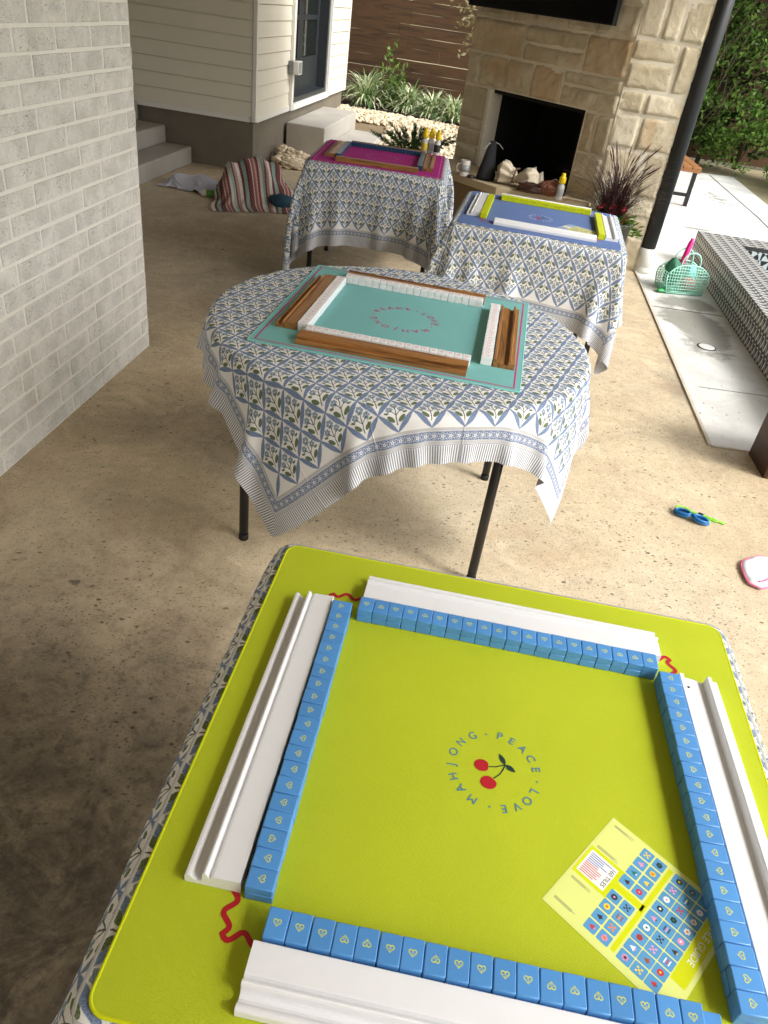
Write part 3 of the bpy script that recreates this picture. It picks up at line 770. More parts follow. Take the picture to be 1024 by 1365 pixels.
# ================================================================ cloth simulation (position based, numpy)
def drape(N, hu, hv, P0, collide, steps=200, iters=10, seed=1, stiff_bend=.45, damp=.985, dt=1/60.):
    """P0 (N,N,3) start positions, lattice of size 2hu x 2hv"""
    rs = np.random.RandomState(seed)
    P = P0.copy(); V = np.zeros_like(P)
    du, dv = 2*hu/(N-1), 2*hv/(N-1); dg = math.hypot(du, dv)
    def con(a, b, L, k=1.0):
        d = P[b]-P[a]; l = np.sqrt((d*d).sum(-1, keepdims=True))+1e-9
        c = d*((l-L)/l*.5*k); P[a] += c; P[b] -= c
    s = slice
    cons = []
    for st in (0, 1):
        e = N-1-((N-1-st) % 2)
        a1 = s(st, e, 2); b1 = s(st+1, e+1, 2)
        cons.append(((a1, s(None)), (b1, s(None)), du, 1.0)); cons.append(((s(None), a1), (s(None), b1), dv, 1.0))
        cons.append(((a1, s(0, N-1)), (b1, s(1, N)), dg, .5)); cons.append(((a1, s(1, N)), (b1, s(0, N-1)), dg, .5))
    bend = []
    for st in (0, 1, 2, 3):
        ia = np.arange(st, N-2, 4); 
        if len(ia): bend.append(((ia, s(None)), (ia+2, s(None)), 2*du)); bend.append(((s(None), ia), (s(None), ia+2), 2*dv))
    g = np.array([0, 0, -9.8])
    for k in range(steps):
        V += g*dt
        if k < 60: V += rs.normal(0, .02, V.shape)*np.array([1, 1, .3])
        Q = P.copy(); P += V*dt
        for _ in range(iters):
            for a, b, L, kk in cons: con(a, b, L, kk)
            for a, b, L in bend:
                d = P[b]-P[a]; l = np.sqrt((d*d).sum(-1, keepdims=True))+1e-9
                c = d*((l-L)/l*.5*stiff_bend); P[a] += c; P[b] -= c
            con_mask = collide(P, Q)
        V = (P-Q)/dt*damp
        V[con_mask] *= .15
        sp = np.sqrt((V*V).sum(-1, keepdims=True)); V *= np.minimum(1, 3.0/(sp+1e-6))
    return P
def table_collide(sdf, ztop, eps=.004, flare=0.0):
    def f(P, Q):
        x, y, z = P[..., 0], P[..., 1], P[..., 2]
        d, gx, gy = sdf(x, y)
        d = d-np.clip(ztop-z-.02, 0, .4)*flare
        ins = (d < eps) & (z < ztop)
        top = ins & (z > ztop-.045) & (d < -.0)
        side = ins & ~top
        P[..., 2] = np.where(top, ztop, z)
        # keep rested points from sliding
        P[..., 0] = np.where(top, Q[..., 0]*.9+x*.1, x); P[..., 1] = np.where(top, Q[..., 1]*.9+y*.1, y)
        push = np.where(side, eps-d, 0.0)
        P[..., 0] += gx*push; P[..., 1] += gy*push
        low = P[..., 2] < .006; P[..., 2] = np.where(low, .006, P[..., 2])
        return top | low
    return f
def sdf_circle(r):
    def f(x, y):
        l = np.sqrt(x*x+y*y)+1e-9; return l-r, x/l, y/l
    return f
def sdf_rsq(b, rc):
    def f(x, y):
        qx, qy = np.abs(x)-(b-rc), np.abs(y)-(b-rc)
        mx, my = np.maximum(qx, 0), np.maximum(qy, 0); l = np.sqrt(mx*mx+my*my)
        d = l+np.minimum(np.maximum(qx, qy), 0)-rc
        corner = l > 1e-9
        gx = np.where(corner, mx/(l+1e-9), (qx > qy)*1.0)*np.sign(x); gy = np.where(corner, my/(l+1e-9), (qx <= qy)*1.0)*np.sign(y)
        return d, gx, gy
    return f
def grid_mesh(name, P, hu, hv, mats, parent=None, loc=(0, 0, 0), rz=0.0):
    N = P.shape[0]; idx = np.arange(N*N).reshape(N, N)
    F = np.stack([idx[:-1, :-1], idx[1:, :-1], idx[1:, 1:], idx[:-1, 1:]], -1).reshape(-1, 4)
    o = npmesh(name, P.reshape(-1, 3), F, mats, parent, smooth=True, loc=loc, rz=rz)
    me = o.data; li = np.empty(len(me.loops), np.int32); me.loops.foreach_get('vertex_index', li)
    u = np.linspace(-hu, hu, N); UV = np.stack(np.meshgrid(u, np.linspace(-hv, hv, N), indexing='ij'), -1).reshape(-1, 2)
    l = me.uv_layers.new(name='UVMap'); l.data.foreach_set('uv', UV[li].astype(np.float32).ravel())
    return o
ZT = .7365
def tablecloth(label, center, tyaw, cyaw, off, half, sdf, N, steps, seed, mat, flare=.03, bend=.45):
    u = np.linspace(-half, half, N); U, Vv = np.meshgrid(u, u, indexing='ij')
    c, s_ = math.cos(cyaw), math.sin(cyaw)
    rs = np.random.RandomState(seed)
    P0 = np.stack([off[0]+U*c-Vv*s_, off[1]+U*s_+Vv*c, np.full_like(U, ZT+.002)+rs.uniform(0, .002, U.shape)], -1)
    P = drape(N, half, half, P0, table_collide(sdf, ZT, flare=flare), steps=steps, seed=seed, stiff_bend=bend)
    o = grid_mesh('tablecloth', P, half, half, mat, loc=(center[0], center[1], 0), rz=tyaw)
    subsurf(o, 1)
    return tag(o, label, 'tablecloth', 'block printed tablecloths')
LIME, TEAL, BLUE, PINK = (.2019, .6741, R(-4.204)), (-.026, 2.3727, R(-6.234)), (.5906, 4.1633, R(-6.94)), (-.345, 5.235, R(-.9))
m_cl = cloth_material(.724)
tablecloth('blue and white block print cloth with pointed corners over the round table', (-.03, 2.326), 0, R(19.5), (0, 0), .724, sdf_circle(.613), 76, 210, 3, m_cl, .07, .12)
m_cl2 = cloth_material(.765)
tablecloth('blue and green block print cloth with a hem band under the slate blue mat', BLUE[:2], BLUE[2], math.pi, (.0, -.03), .765, sdf_rsq(.435, .03), 72, 190, 4, m_cl2)
m_cl3 = cloth_material(.80)
tablecloth('dim blue block print cloth with striped hem hanging under the magenta mat', (PINK[0], PINK[1]), PINK[2], 0, (-.02, -.05), .80, sdf_rsq(.43, .03), 72, 190, 6, m_cl3)
tablecloth('block print cloth showing only as a rim around the lime green mat', LIME[:2], LIME[2], R(90), (0, 0), .724, sdf_rsq(.429, .04), 60, 150, 9, m_cl)

# ---------------------------------------------------------------- tables under the cloths
m_top = plain('table_top_plastic', (170, 168, 162), .6, .08)
def table_legs(t, pts, splay=0.0):
    for x, y in pts:
        mb = MB(); mb.tube([(x, y, .70), (x, y, .03)], .0155, 14); lg = mb.build('leg', m_black_metal, t)
        MB().lathe([(.0, 0), (.0165, 0), (.017, .02), (.0157, .022)], (x, y, 0), 14).build('foot_cap', m_black, lg)
t = thing('round_table', 'round folding table on black tube legs under the pointed cloth', 'table', (-.03, 2.326, 0))
MB().lathe([(0, .690), (.575, .690), (.588, .695), (.594, .712), (.590, .728), (.583, .733), (0, .733)], n=64).build('table_top', m_top, t)
table_legs(t, [(-.44, -.284), (.356, -.335), (-.42, .36), (.425, .35)])
for a_, b_ in (((-.44, -.284, .66), (-.42, .36, .66)), ((.356, -.335, .66), (.425, .35, .66))): mb = MB(); mb.tube([a_, b_], .011); mb.build('brace', m_black_metal, t)
def square_table(lbl, F, half):
    t = thing('card_table', lbl, 'table', (F[0], F[1], 0), F[2])
    p = []
    for cx, cy, a0 in ((1, 1, 0), (-1, 1, 90), (-1, -1, 180), (1, -1, 270)):
        for k in range(5): a = R(a0+k*22.5); p.append((cx*(half-.03)+.03*math.cos(a), cy*(half-.03)+.03*math.sin(a)))
    MB().prism(p, .70, .7335, bevel=.004).build('table_top', m_top, t)
    q = half-.05; table_legs(t, [(-q, -q), (q, -q), (-q, q), (q, q)])
    return t
square_table('square folding table under the lime green mat nearest the camera', LIME, .415)
square_table('square folding table under the slate blue mat beside the fireplace', BLUE, .425)
square_table('square folding table under the magenta mat near the white house', PINK, .42)

# ---------------------------------------------------------------- mats
ZM = .7405
def rrect(h, rc, n=8):
    p = []
    for cx, cy, a0 in ((1, 1, 0), (-1, 1, 90), (-1, -1, 180), (1, -1, 270)):
        for k in range(n+1): a = R(a0+k*90/n); p.append((cx*(h-rc)+rc*math.cos(a), cy*(h-rc)+rc*math.sin(a)))
    return p
def mat_thing(lbl, F, fab, edge, rc=.02, h=.4):
    t = thing('playing_mat', lbl, 'mat', (F[0], F[1], ZT), F[2])
    b = ZM-ZT
    p = rrect(h-.002, rc)
    mb = MB()
    # gently wavy top sheet
    mb.prism(p, .0006, b, bevel=.0008); mb.build('mat_sheet', fab, t)
    q = [(x, y, b*.5+.0004) for x, y in p]
    mb = MB(); mb.tube(q+[q[0], q[1]], .0023, 8, cap=False); mb.build('edge_stitching', edge, t)
    return t
def text_geom(s, size):
    cu = bpy.data.curves.new('txt', 'FONT'); cu.body = s; cu.size = size; cu.align_x = 'CENTER'; cu.align_y = 'CENTER'; cu.offset = 0.0 if s in 'MN' else size*.008
    ob = bpy.data.objects.new('txt', cu); COL.objects.link(ob)
    dg = bpy.context.evaluated_depsgraph_get(); me = ob.evaluated_get(dg).to_mesh()
    V = [v.co.copy() for v in me.vertices]; F = [tuple(p.vertices) for p in me.polygons]
    ob.evaluated_get(dg).to_mesh_clear(); bpy.data.objects.remove(ob); bpy.data.curves.remove(cu); return V, F
_gc = {}
def put_text(mb, s, size, M, mat=0):
    k = (s, size)
    if k not in _gc: _gc[k] = text_geom(s, size)
    V, F = _gc[k]; mb.add([M @ v for v in V], F, mat)
RING = [('P', 84), ('E', 66.5), ('A', 49), ('C', 31.5), ('E', 14), ('.', -5), ('L', -22), ('O', -40), ('V', -57.5), ('E', -75), ('.', -94), ('M', -117), ('A', -137), ('H', -156), ('J', -175), ('O', -195.5), ('N', -216), ('G', -237), ('.', -257)]
ZL = ZM-ZT+.0006
def lettering(t, c, rad, size, m, rot=0.0):
    mb = MB()
    for ch_, a in RING:
        a = R(a+rot); p = (c[0]+rad*math.cos(a), c[1]+rad*math.sin(a))
        if ch_ == '.': mb.poly([(p[0]+size*.09*math.cos(R(k*36)), p[1]+size*.09*math.sin(R(k*36)), ZL) for k in range(10)])
        else: put_text(mb, ch_, size, Matrix.Translation((p[0], p[1], ZL)) @ Matrix.Rotation(a-math.pi/2, 4, 'Z'))
    return mb.build('lettering', m, t)
def cherries(t, c, k=1.0):
    mb = MB()
    def E(cx, cy, rx, ry, a, m, n=28, dent=None):
        pts = []
        for i in range(n):
            th = 2*math.pi*i/n; r_ = 1.0
            if dent is not None: r_ -= .16*math.exp(-((math.atan2(math.sin(th-dent), math.cos(th-dent)))/.35)**2)
            x, y = rx*math.cos(th)*r_, ry*math.sin(th)*r_
            pts.append((c[0]+k*(cx+x*math.cos(a)-y*math.sin(a)), c[1]+k*(cy+x*math.sin(a)+y*math.cos(a)), ZL))
        mb.poly(pts, m)
    E(-.0175, .0035, .0107, .0098, 0, 0, dent=0.0); E(-.007, -.0225, .0113, .0104, 0, 0, dent=.9)
    def stroke(pts, w, m):
        for i in range(len(pts)-1):
            a, b = Vector(pts[i]), Vector(pts[i+1]); d = (b-a).normalized(); n = Vector((-d.y, d.x))*w/2; a = a-d*w*.1; b = b+d*w*.1
            mb.poly([(c[0]+k*p.x, c[1]+k*p.y, ZL+.0001) for p in (a-n, b-n, b+n, a+n)], m)
    stroke([(-.0075, .0033), (.002, .0052), (.0155, .0118)], .0017, 1); stroke([(0, -.0145), (.008, -.006), (.0125, .003), (.0155, .0118)], .0017, 1)
    def leaf(a0, L_, w, m):
        pts = []
        for i in range(13): s_ = i/12; pts.append((s_*L_, w*math.sin(math.pi*s_**.85)))
        pts += [(p[0], -p[1]) for p in pts[-2:0:-1]]
        mb.poly([(c[0]+k*(.0155+p[0]*math.cos(a0)-p[1]*math.sin(a0)), c[1]+k*(.0118+p[0]*math.sin(a0)+p[1]*math.cos(a0)), ZL+.0002) for p in pts], m)
    leaf(R(118), .0195, .0036, 1); leaf(R(-32), .0175, .0040, 1)
    return mb.build('cherry_print', [m_red, m_darkgreen], t)
def wave_border(t, h, m, w=.0064, amp=.0056, wl=.030, ox=0.0, oy=0.0):
    pts = []
    n = int(2*h/wl); seg = 14
    for k in range(4):
        for i in range(n*seg):
            s_ = -h+2*h*i/(n*seg); o_ = amp*math.sin(2*math.pi*i/seg)
            x, y = s_, -h-o_
            for _ in range(k): x, y = -y, x
            pts.append(Vector((x+ox, y+oy, ZL)))
    mb = MB(); L_ = len(pts)
    a_, b_ = [], []
    for i, p in enumerate(pts):
        d = (pts[(i+1) % L_]-pts[i-1]).normalized(); n_ = Vector((-d.y, d.x, 0))*w/2; a_.append(p-n_); b_.append(p+n_)
    va = [mb.bm.verts.new(p) for p in a_]; vb = [mb.bm.verts.new(p) for p in b_]
    for i in range(L_): j = (i+1) % L_; mb.bm.faces.new((va[i], va[j], vb[j], vb[i]))
    return mb.build('wavy_border', m, t)
def line_border(t, h, w, m):
    mb = MB()
    for k in range(4):
        q = [(-h, -h), (h, -h), (h-w, -h+w), (-h+w, -h+w)]
        for _ in range(k): q = [(-y, x) for x, y in q]
        mb.poly([(x, y, ZL) for x, y in q])
    return mb.build('border_line', m, t)
mt_lime = mat_thing('lime green playing mat with cherry print and blue ring of words', LIME, m_lime, m_lime_edge, .022)
lettering(mt_lime, (.0025, -.0095), .0600, .0172, m_letter_blue); cherries(mt_lime, (.0025, -.0095)); wave_border(mt_lime, .2915, m_red, ox=.002, oy=-.006)
mt_teal = mat_thing('aqua green playing mat with magenta border line and ring of magenta words', TEAL, m_teal, m_teal_edge, .006)
lettering(mt_teal, (.0, -.004), .1, .033, m_letter_mag, 78); line_border(mt_teal, .383, .0045, m_letter_mag)
mt_blue = mat_thing('slate blue playing mat with small white ring of words', BLUE, m_bluemat, m_bluemat_edge, .022)
lettering(mt_blue, (.0, -.008), .0600, .0172, m_letter_white); cherries(mt_blue, (.0, -.008)); wave_border(mt_blue, .2915, m_red)
mt_pink = mat_thing('magenta pink playing mat with pale border and faint ring of words', PINK, m_pink, m_pink_edge, .006)
lettering(mt_pink, (0, 0), .1, .027, m_letter_pink, 82); line_border(mt_pink, .383, .0045, m_letter_pink)

# ---------------------------------------------------------------- racks
def rack_profile():
    p = [(0, 0), (.066, 0), (.0668, .002), (.0665, .0125), (.0655, .0145), (.0625, .0150), (.0600, .0142), (.0585, .0115)]      # outer lip
    p += [(.0555, .0075), (.0520, .0060), (.0475, .0065), (.0462, .0100), (.0455, .0200), (.0445, .0232), (.0425, .0240), (.0405, .0232), (.0395, .0205)]   # trough and ridge
    p += [(.0385, .0172), (.0365, .0165), (.0350, .0182), (.0340, .0200), (.0320, .0205), (.0015, .0218), (.0004, .0210)]
    return p
def rack_profile_open():
    # rack seen from its pusher side: thin front lip, wide trough, ridge and a lower outer ledge (x measured from the ledge side)
    return [(0, 0), (.0640, 0), (.0640, .0235), (.0632, .0245), (.0575, .0245), (.0565, .0235), (.0560, .0180), (.0540, .0165), (.0300, .0135), (.0285, .0110), (.0215, .0105), (.0205, .0130), (.0200, .0255), (.0190, .0265), (.0135, .0265), (.0125, .0255), (.0120, .0185), (.0105, .0175), (.0010, .0170), (0, .0160)]
def rack_mesh(m, open_=False):
    mb = MB(); mb.extrude_profile(rack_profile_open() if open_ else rack_profile(), -.2525, .2525)
    me_o = mb.build('tile_rack', m); return me_o
def place(F, x, y, z, rot, o):
    p = loc2w(F, F[2], x, y); o.location = (p[0], p[1], z); o.rotation_euler = (0, 0, F[2]+rot); return o
ZR = ZM+.0002
_racks = {}
def rack(F, side, x, y, m, lbl, rot=0.0, grp='tile racks on the mats', open_=False):
    """side: direction in which the player's lip points"""
    base = {'E': 0, 'N': 90, 'W': 180, 'S': 270}[side]
    key = (m.m.name, open_)
    if key not in _racks: o = _racks[key] = rack_mesh(m, open_)
    else: o = _racks[key].copy(); COL.objects.link(o)
    place(F, x, y, ZR, R(base)+rot, o); return tag(o, lbl, 'tile rack', grp)
W_ = m_white_paint; B_ = m_brown_wood
rack(LIME, 'W', -.2835, .002, W_, 'white tile rack along the left side of the lime mat')
rack(LIME, 'N', .0165, .2680, W_, 'white tile rack along the far side of the lime mat', R(-.3))
rack(LIME, 'S', .0015, -.3055, W_, 'white tile rack nearest the camera on the lime mat')
rk = rack(LIME, 'W', .3625, -.018, W_, 'white tile rack along the right side of the lime mat', R(1.6), open_=True)
# screw hole seen in the right rack
scr = MB().lathe([(0, 0), (.0022, 0), (.0022, .0006), (0, .0006)], n=14).build('screw_hole', m_black, rk); scr.location = (.0500, -.232, .0163)
rack(TEAL, 'W', -.2905, -.010, B_, 'brown striped wood tile rack along the left side of the aqua mat')
rack(TEAL, 'N', -.012, .285, B_, 'brown striped wood tile rack along the far side of the aqua mat')
rack(TEAL, 'S', -.012, -.300, B_, 'brown striped wood tile rack on the near side of the aqua mat')
rack(TEAL, 'W', .3705, -.003, B_, 'brown striped wood tile rack along the right side of the aqua mat', R(.8), open_=True)
rack(BLUE, 'W', -.306, .030, W_, 'white tile rack along the left side of the slate blue mat')
rack(BLUE, 'N', .017, .302, W_, 'white tile rack along the far side of the slate blue mat')
rack(BLUE, 'S', .028, -.272, W_, 'white tile rack on the near side of the slate blue mat', R(-.5))
rack(BLUE, 'W', .388, .0, W_, 'white tile rack along the right side of the slate blue mat', R(.5), open_=True)
rack(PINK, 'W', -.272, .012, B_, 'dark brown wood tile rack on the left side of the magenta mat')
rack(PINK, 'N', .012, .285, B_, 'dark brown wood tile rack on the far side of the magenta mat')
rack(PINK, 'S', .0, -.285, B_, 'dark brown wood tile rack on the near side of the magenta mat')
rack(PINK, 'W', .340, .0, B_, 'dark brown wood tile rack on the right side of the magenta mat', open_=True)

# ---------------------------------------------------------------- tiles
TW, TL, TH_ = .0244, .0330, .0133
def heart_mesh(mb, z, mat, k=1.0):
    """heart outline with two rings and a small tee inside"""
    def ribbon(pts, w):
        n = len(pts); va, vb = [], []
        for i in range(n):
            d = (pts[(i+1) % n]-pts[i-1]).normalized(); nn = Vector((-d.y, d.x, 0))*w/2
            va.append(mb.bm.verts.new(pts[i]-nn)); vb.append(mb.bm.verts.new(pts[i]+nn))
        for i in range(n):
            j = (i+1) % n; f = mb.bm.faces.new((va[i], va[j], vb[j], vb[i])); f.material_index = mat
    H = []
    for i in range(32):
        t_ = 2*math.pi*i/32
        H.append(Vector((.000285*16*math.sin(t_)**3*k, .000285*(13*math.cos(t_)-5*math.cos(2*t_)-2*math.cos(3*t_)-math.cos(4*t_))*k+.0006, z)))
    ribbon(H, .0006*k)
    for sx in (-1, 1): ribbon([Vector((sx*.0021*k+.0017*k*math.cos(2*math.pi*i/14), .0016*k+.0017*k*math.sin(2*math.pi*i/14), z)) for i in range(14)], .0004*k)
    mb.poly([(-.0002, -.0005, z), (.0002, -.0005, z), (.0002, -.0036, z), (-.0002, -.0036, z)], mat)
    mb.poly([(-.0013, -.0012, z), (.0013, -.0012, z), (.0013, -.0016, z), (-.0013, -.0016, z)], mat)
def tile_mesh(m, mi=None, mark=None, tw=TW):
    mb = MB(); mb.box((0, 0, TH_/2), (tw, TL, TH_), bevel=.0014, seg=2)
    if mark == 'heart': heart_mesh(mb, TH_+.00012, 1, 1.0)
    elif mark == 'curl':
        pts = [Vector((.0045*math.cos(R(a)), .0045*math.sin(R(a))-.001, TH_+.00012)) for a in range(20, 341, 32)]
        for i in range(len(pts)-1):
            d = (pts[i+1]-pts[i]).normalized(); n_ = Vector((-d.y, d.x, 0))*.0010
            mb.poly([pts[i]-n_, pts[i+1]-n_, pts[i+1]+n_, pts[i]+n_], 1)
    o = mb.build('mahjong_tile', [m, mi] if mi else [m]); return o
blue_up = tile_mesh(m_tile_blue, m_ink_yellow, 'heart'); blue_dn = tile_mesh(m_tile_blue)
white_up = tile_mesh(m_tile_white, m_ink_pink, 'curl', .0238); white_dn = tile_mesh(m_tile_white, tw=.0238)
_used = set(); rest = {'lime': [], 'navy': [], 'blue': [], 'white': []}
def tile(proto, F, x, y, z, rot, lbl, grp):
    if proto.name in _used: o = proto.copy(); COL.objects.link(o)
    else: o = proto; _used.add(proto.name)
    place(F, x, y, z, rot, o); return tag(o, lbl, 'mahjong tile', grp)
def wall_of_tiles(F, cx, cy, along, rot, up, dn, colour, mat_name, side, end, skip_up=(), hide_lower=False, key=None, flip0=0, lift=0.0):
    """20 tiles two high; along = 'x' or 'y'"""
    P = .0249
    for lay in (0, 1):
        for i in range(20):
            if lay == 1 and i in skip_up: continue
            s_ = (i-9.5)*P
            a = R(90) if along == 'y' else 0.0
            jx, jy, jr = random.uniform(-.0003, .0003), random.uniform(-.0006, .0006), random.uniform(-.006, .006)
            x, y = (s_+jx, jy) if along == 'x' else (jy, s_+jx)
            c, sn = math.cos(rot), math.sin(rot); X_, Y_ = cx+x*c-y*sn, cy+x*sn+y*c
            fl = math.pi if random.random() < .5 else 0
            z = ZM+.0002+lift+lay*(TH_+.0001)
            if up is None or (lay == 0 and hide_lower and i < 19):
                rest[key].append((F, X_, Y_, z, rot+a+jr)); continue
            lname = 'upper' if lay else 'lower'
            tile(up if lay else dn, F, X_, Y_, z, rot+a+jr+(fl if lay else 0),
                 '%s %s tile in the %s row on the %s mat, %s from its %s end' % (lname, colour, side, mat_name, ORD[19-i] if end in ('far',) else ORD[i], end), '%s tiles in the %s row on the %s mat' % (colour, side, mat_name))
wall_of_tiles(LIME, -.2640, -.0065, 'y', R(.5), blue_up, blue_dn, 'blue', 'lime', 'left', 'far', key='blue')
wall_of_tiles(LIME, .0095, .2465, 'x', R(-.1), blue_up, blue_dn, 'blue', 'lime', 'far', 'left', key='blue')
wall_of_tiles(LIME, .2795, -.0235, 'y', R(1.6), blue_up, blue_dn, 'blue', 'lime', 'right', 'far', key='blue', lift=.0008)
wall_of_tiles(LIME, .0055, -.2870, 'x', R(.0), blue_up, blue_dn, 'blue', 'lime', 'near', 'left', skip_up=(19,), hide_lower=True, key='blue')
wall_of_tiles(TEAL, -.2705, -.015, 'y', 0, white_up, white_dn, 'white', 'aqua', 'left', 'far', key='white')
wall_of_tiles(TEAL, -.012, .2655, 'x', 0, white_up, white_dn, 'white', 'aqua', 'far', 'left', key='white')
wall_of_tiles(TEAL, .2855, -.008, 'y', R(.8), white_up, white_dn, 'white', 'aqua', 'right', 'far', key='white')
wall_of_tiles(TEAL, -.005, -.2815, 'x', 0, white_up, white_dn, 'white', 'aqua', 'near', 'left', hide_lower=True, key='white')
wall_of_tiles(BLUE, -.286, .006, 'y', 0, None, None, '', '', '', '', key='lime')
wall_of_tiles(BLUE, .018, .284, 'x', 0, None, None, '', '', '', '', key='lime')
wall_of_tiles(BLUE, .303, -.01, 'y', R(.5), None, None, '', '', '', '', key='lime')
wall_of_tiles(PINK, -.252, .005, 'y', 0, None, None, '', '', '', '', key='navy')
wall_of_tiles(PINK, .01, .266, 'x', 0, None, None, '', '', '', '', key='navy')
wall_of_tiles(PINK, .256, -.005, 'y', 0, None, None, '', '', '', '', key='navy')
tb = MB(); tb.box((0, 0, TH_/2), (TW, TL, TH_), bevel=.0014, seg=1)
tv_ = np.array([v.co[:] for v in tb.bm.verts]); 
bmesh.ops.triangulate(tb.bm, faces=tb.bm.faces); tb.bm.verts.index_update(); tf_ = np.array([[v.index for v in f.verts] for f in tb.bm.faces]); tb.bm.free()
Ts, mi = [], []
for k_, key in enumerate(('lime', 'navy', 'blue', 'white')):
    for F, x, y, z, rot in rest[key]:
        p = loc2w(F, F[2], x, y); Ts.append(np.array(Matrix.Translation((p[0], p[1], z)) @ Matrix.Rotation(F[2]+rot, 4, 'Z'))); mi += [k_]*len(tf_)
Vr, Fr = scatter(tv_, tf_, Ts)
tag(npmesh('mahjong_tile', Vr, Fr, [m_tile_lime, m_tile_navy, m_tile_blue, m_tile_white], midx=mi), 'rows of small yellow-green and navy tiles on the slate blue and magenta mats', 'mahjong tiles', kind='stuff')

# ---------------------------------------------------------------- guide cards
def guide_card(F, c0, ang, WU, WV, lbl, base, band, tilec, title=True):
    """c0 = left corner in mat coordinates; u runs along ang, v 90 degrees clockwise from it"""
    p = loc2w(F, F[2], *c0)
    t = thing('guide_card', lbl, 'card', (p[0], p[1], ZM+.0001), F[2]+ang)
    # local: x = u, y = -v
    mb = MB(); mb.box((WU/2, -WV/2, .0002), (WU+.006, WV+.006, .0003)); 
    lam = Mt('laminate_film', rgb(*base), .12, spec=.6); mb.build('laminate', lam, t)
    mb = MB(); mb.box((WU/2, -WV/2, .00042), (WU, WV, .0001)); mb.build('paper', Mt('card_paper', rgb(*base), .22), t)
    def q(mb, u0, u1, v0, v1, z, m=0, rc=0.0):
        if rc:
            cx, cy = (u0+u1)/2, -(v0+v1)/2; hx, hy = (u1-u0)/2, (v1-v0)/2; pts = []
            for sx, sy, a0 in ((1, 1, 0), (-1, 1, 90), (-1, -1, 180), (1, -1, 270)):
                for k in range(4): a = R(a0+k*30); pts.append((cx+sx*(hx-rc)+rc*math.cos(a), cy+sy*(hy-rc)+rc*math.sin(a), z))
            mb.poly(pts, m)
        else: mb.poly([(u0, -v1, z), (u1, -v1, z), (u1, -v0, z), (u0, -v0, z)], m)
    z1, z2, z3 = .00055, .0006, .00065
    mb = MB(); q(mb, .36*WU, .66*WU, 0.0, .30*WV, z1); q(mb, .48*WU, .54*WU, .30*WV, .52*WV, z1); q(mb, .06*WU, .97*WU, .50*WV, .535*WV, z1); q(mb, .22*WU, .97*WU, .875*WV, .985*WV, z1)
    mb.build('yellow_band', plain('card_band', band, .25, .03), t)
    mb = MB(); q(mb, .39*WU, .63*WU, .02*WV, .25*WV, z2)
    mb.build('white_panel', plain('card_white', (236, 234, 232), .3, .02), t)
    mb = MB(); rd = random.Random(3)
    for i in range(11): q(mb, (.405+.0195*i)*WU, (.405+.0195*i+.009)*WU, .035*WV, (.035+rd.uniform(.1, .17))*WV, z3, 0 if i > 5 else 1)
    for uu in (.075, .31, .69, .96):
        for k in range(3): q(mb, (uu-.012+k*.009)*WU, (uu-.012+k*.009+.004)*WU, .03*WV, rd.uniform(.14, .22)*WV, z3, 2)
    put_text(mb, '160 TILES', .0078, Matrix.Translation((.515*WU, -.222*WV, z3)) @ Matrix.Rotation(R(180), 4, 'Z'), 3)
    mb.build('small_print', [plain('print_blue', (110, 140, 190), .4), plain('print_red', (200, 110, 110), .4), plain('print_grey', (150, 156, 120), .4), plain('print_dark', (60, 60, 60), .4)], t)
    ic = [(196, 60, 70), (236, 208, 60), (40, 120, 100), (150, 90, 60), (230, 150, 190), (240, 240, 235), (60, 60, 60), (240, 140, 40)]
    mt_ = [plain('printed_tile_blue', tilec, .25, .04)]+[plain('icon_%s' % n_, c_, .3, .03) for n_, c_ in zip(('red', 'yellow', 'green', 'brown', 'pink', 'white', 'dark', 'orange'), ic)]
    mb = MB()
    def icon(cu, cv, s_):
        k = rd.randint(0, 4); a, b = rd.randint(1, 8), rd.randint(1, 8)
        if k == 0:
            for i in range(6): th = i*math.pi/3; mb.poly([(cu+s_*.6*math.cos(th)+s_*.42*math.cos(x_), -cv+s_*.6*math.sin(th)+s_*.42*math.sin(x_), z3) for x_ in [y_*math.pi/4 for y_ in range(8)]], a)
            mb.poly([(cu+s_*.4*math.cos(x_), -cv+s_*.4*math.sin(x_), z3+.00004) for x_ in [y_*math.pi/4 for y_ in range(8)]], b)
        elif k == 1:
            for i in range(3): q(mb, cu-s_*.9, cu+s_*.9, cv-s_*.9+i*s_*.7, cv-s_*.9+i*s_*.7+s_*.35, z3, a if i % 2 else b)
        elif k == 2: mb.poly([(cu+s_*math.cos(x_), -cv+s_*math.sin(x_), z3) for x_ in [y_*math.pi/6 for y_ in range(12)]], a); q(mb, cu-s_*.3, cu+s_*.3, cv-s_*.3, cv+s_*.3, z3+.00004, b)
        elif k == 3:
            for i in range(3):
                for j in range(3):
                    if (i+j) % 2 == 0: q(mb, cu-s_*.9+i*s_*.6, cu-s_*.3+i*s_*.6, cv-s_*.9+j*s_*.6, cv-s_*.3+j*s_*.6, z3, a)
        else: mb.poly([(cu-s_*.9, -cv-s_*.7, z3), (cu+s_*.9, -cv-s_*.7, z3), (cu, -cv+s_*.9, z3)], a); q(mb, cu-s_*.25, cu+s_*.25, cv+s_*.7, cv+s_*1.1, z3, b)
    def gridt(u0, nu, du, v0, nv, dv, wu, wv):
        for i in range(nu):
            for j in range(nv):
                a, b = u0+i*du, v0+j*dv; q(mb, a*WU, (a+wu)*WU, b*WV, (b+wv)*WV, z2, 0, .0015); icon((a+wu/2)*WU, (b+wv/2)*WV, min(wu*WU, wv*WV)*.27)
    gridt(.05, 4, .108, .285, 2, .105, .094, .092); gridt(.56, 4, .108, .285, 2, .105, .094, .092)
    gridt(.045, 9, .1045, .552, 3, .107, .094, .101)
    mb.build('printed_tiles', mt_, t)
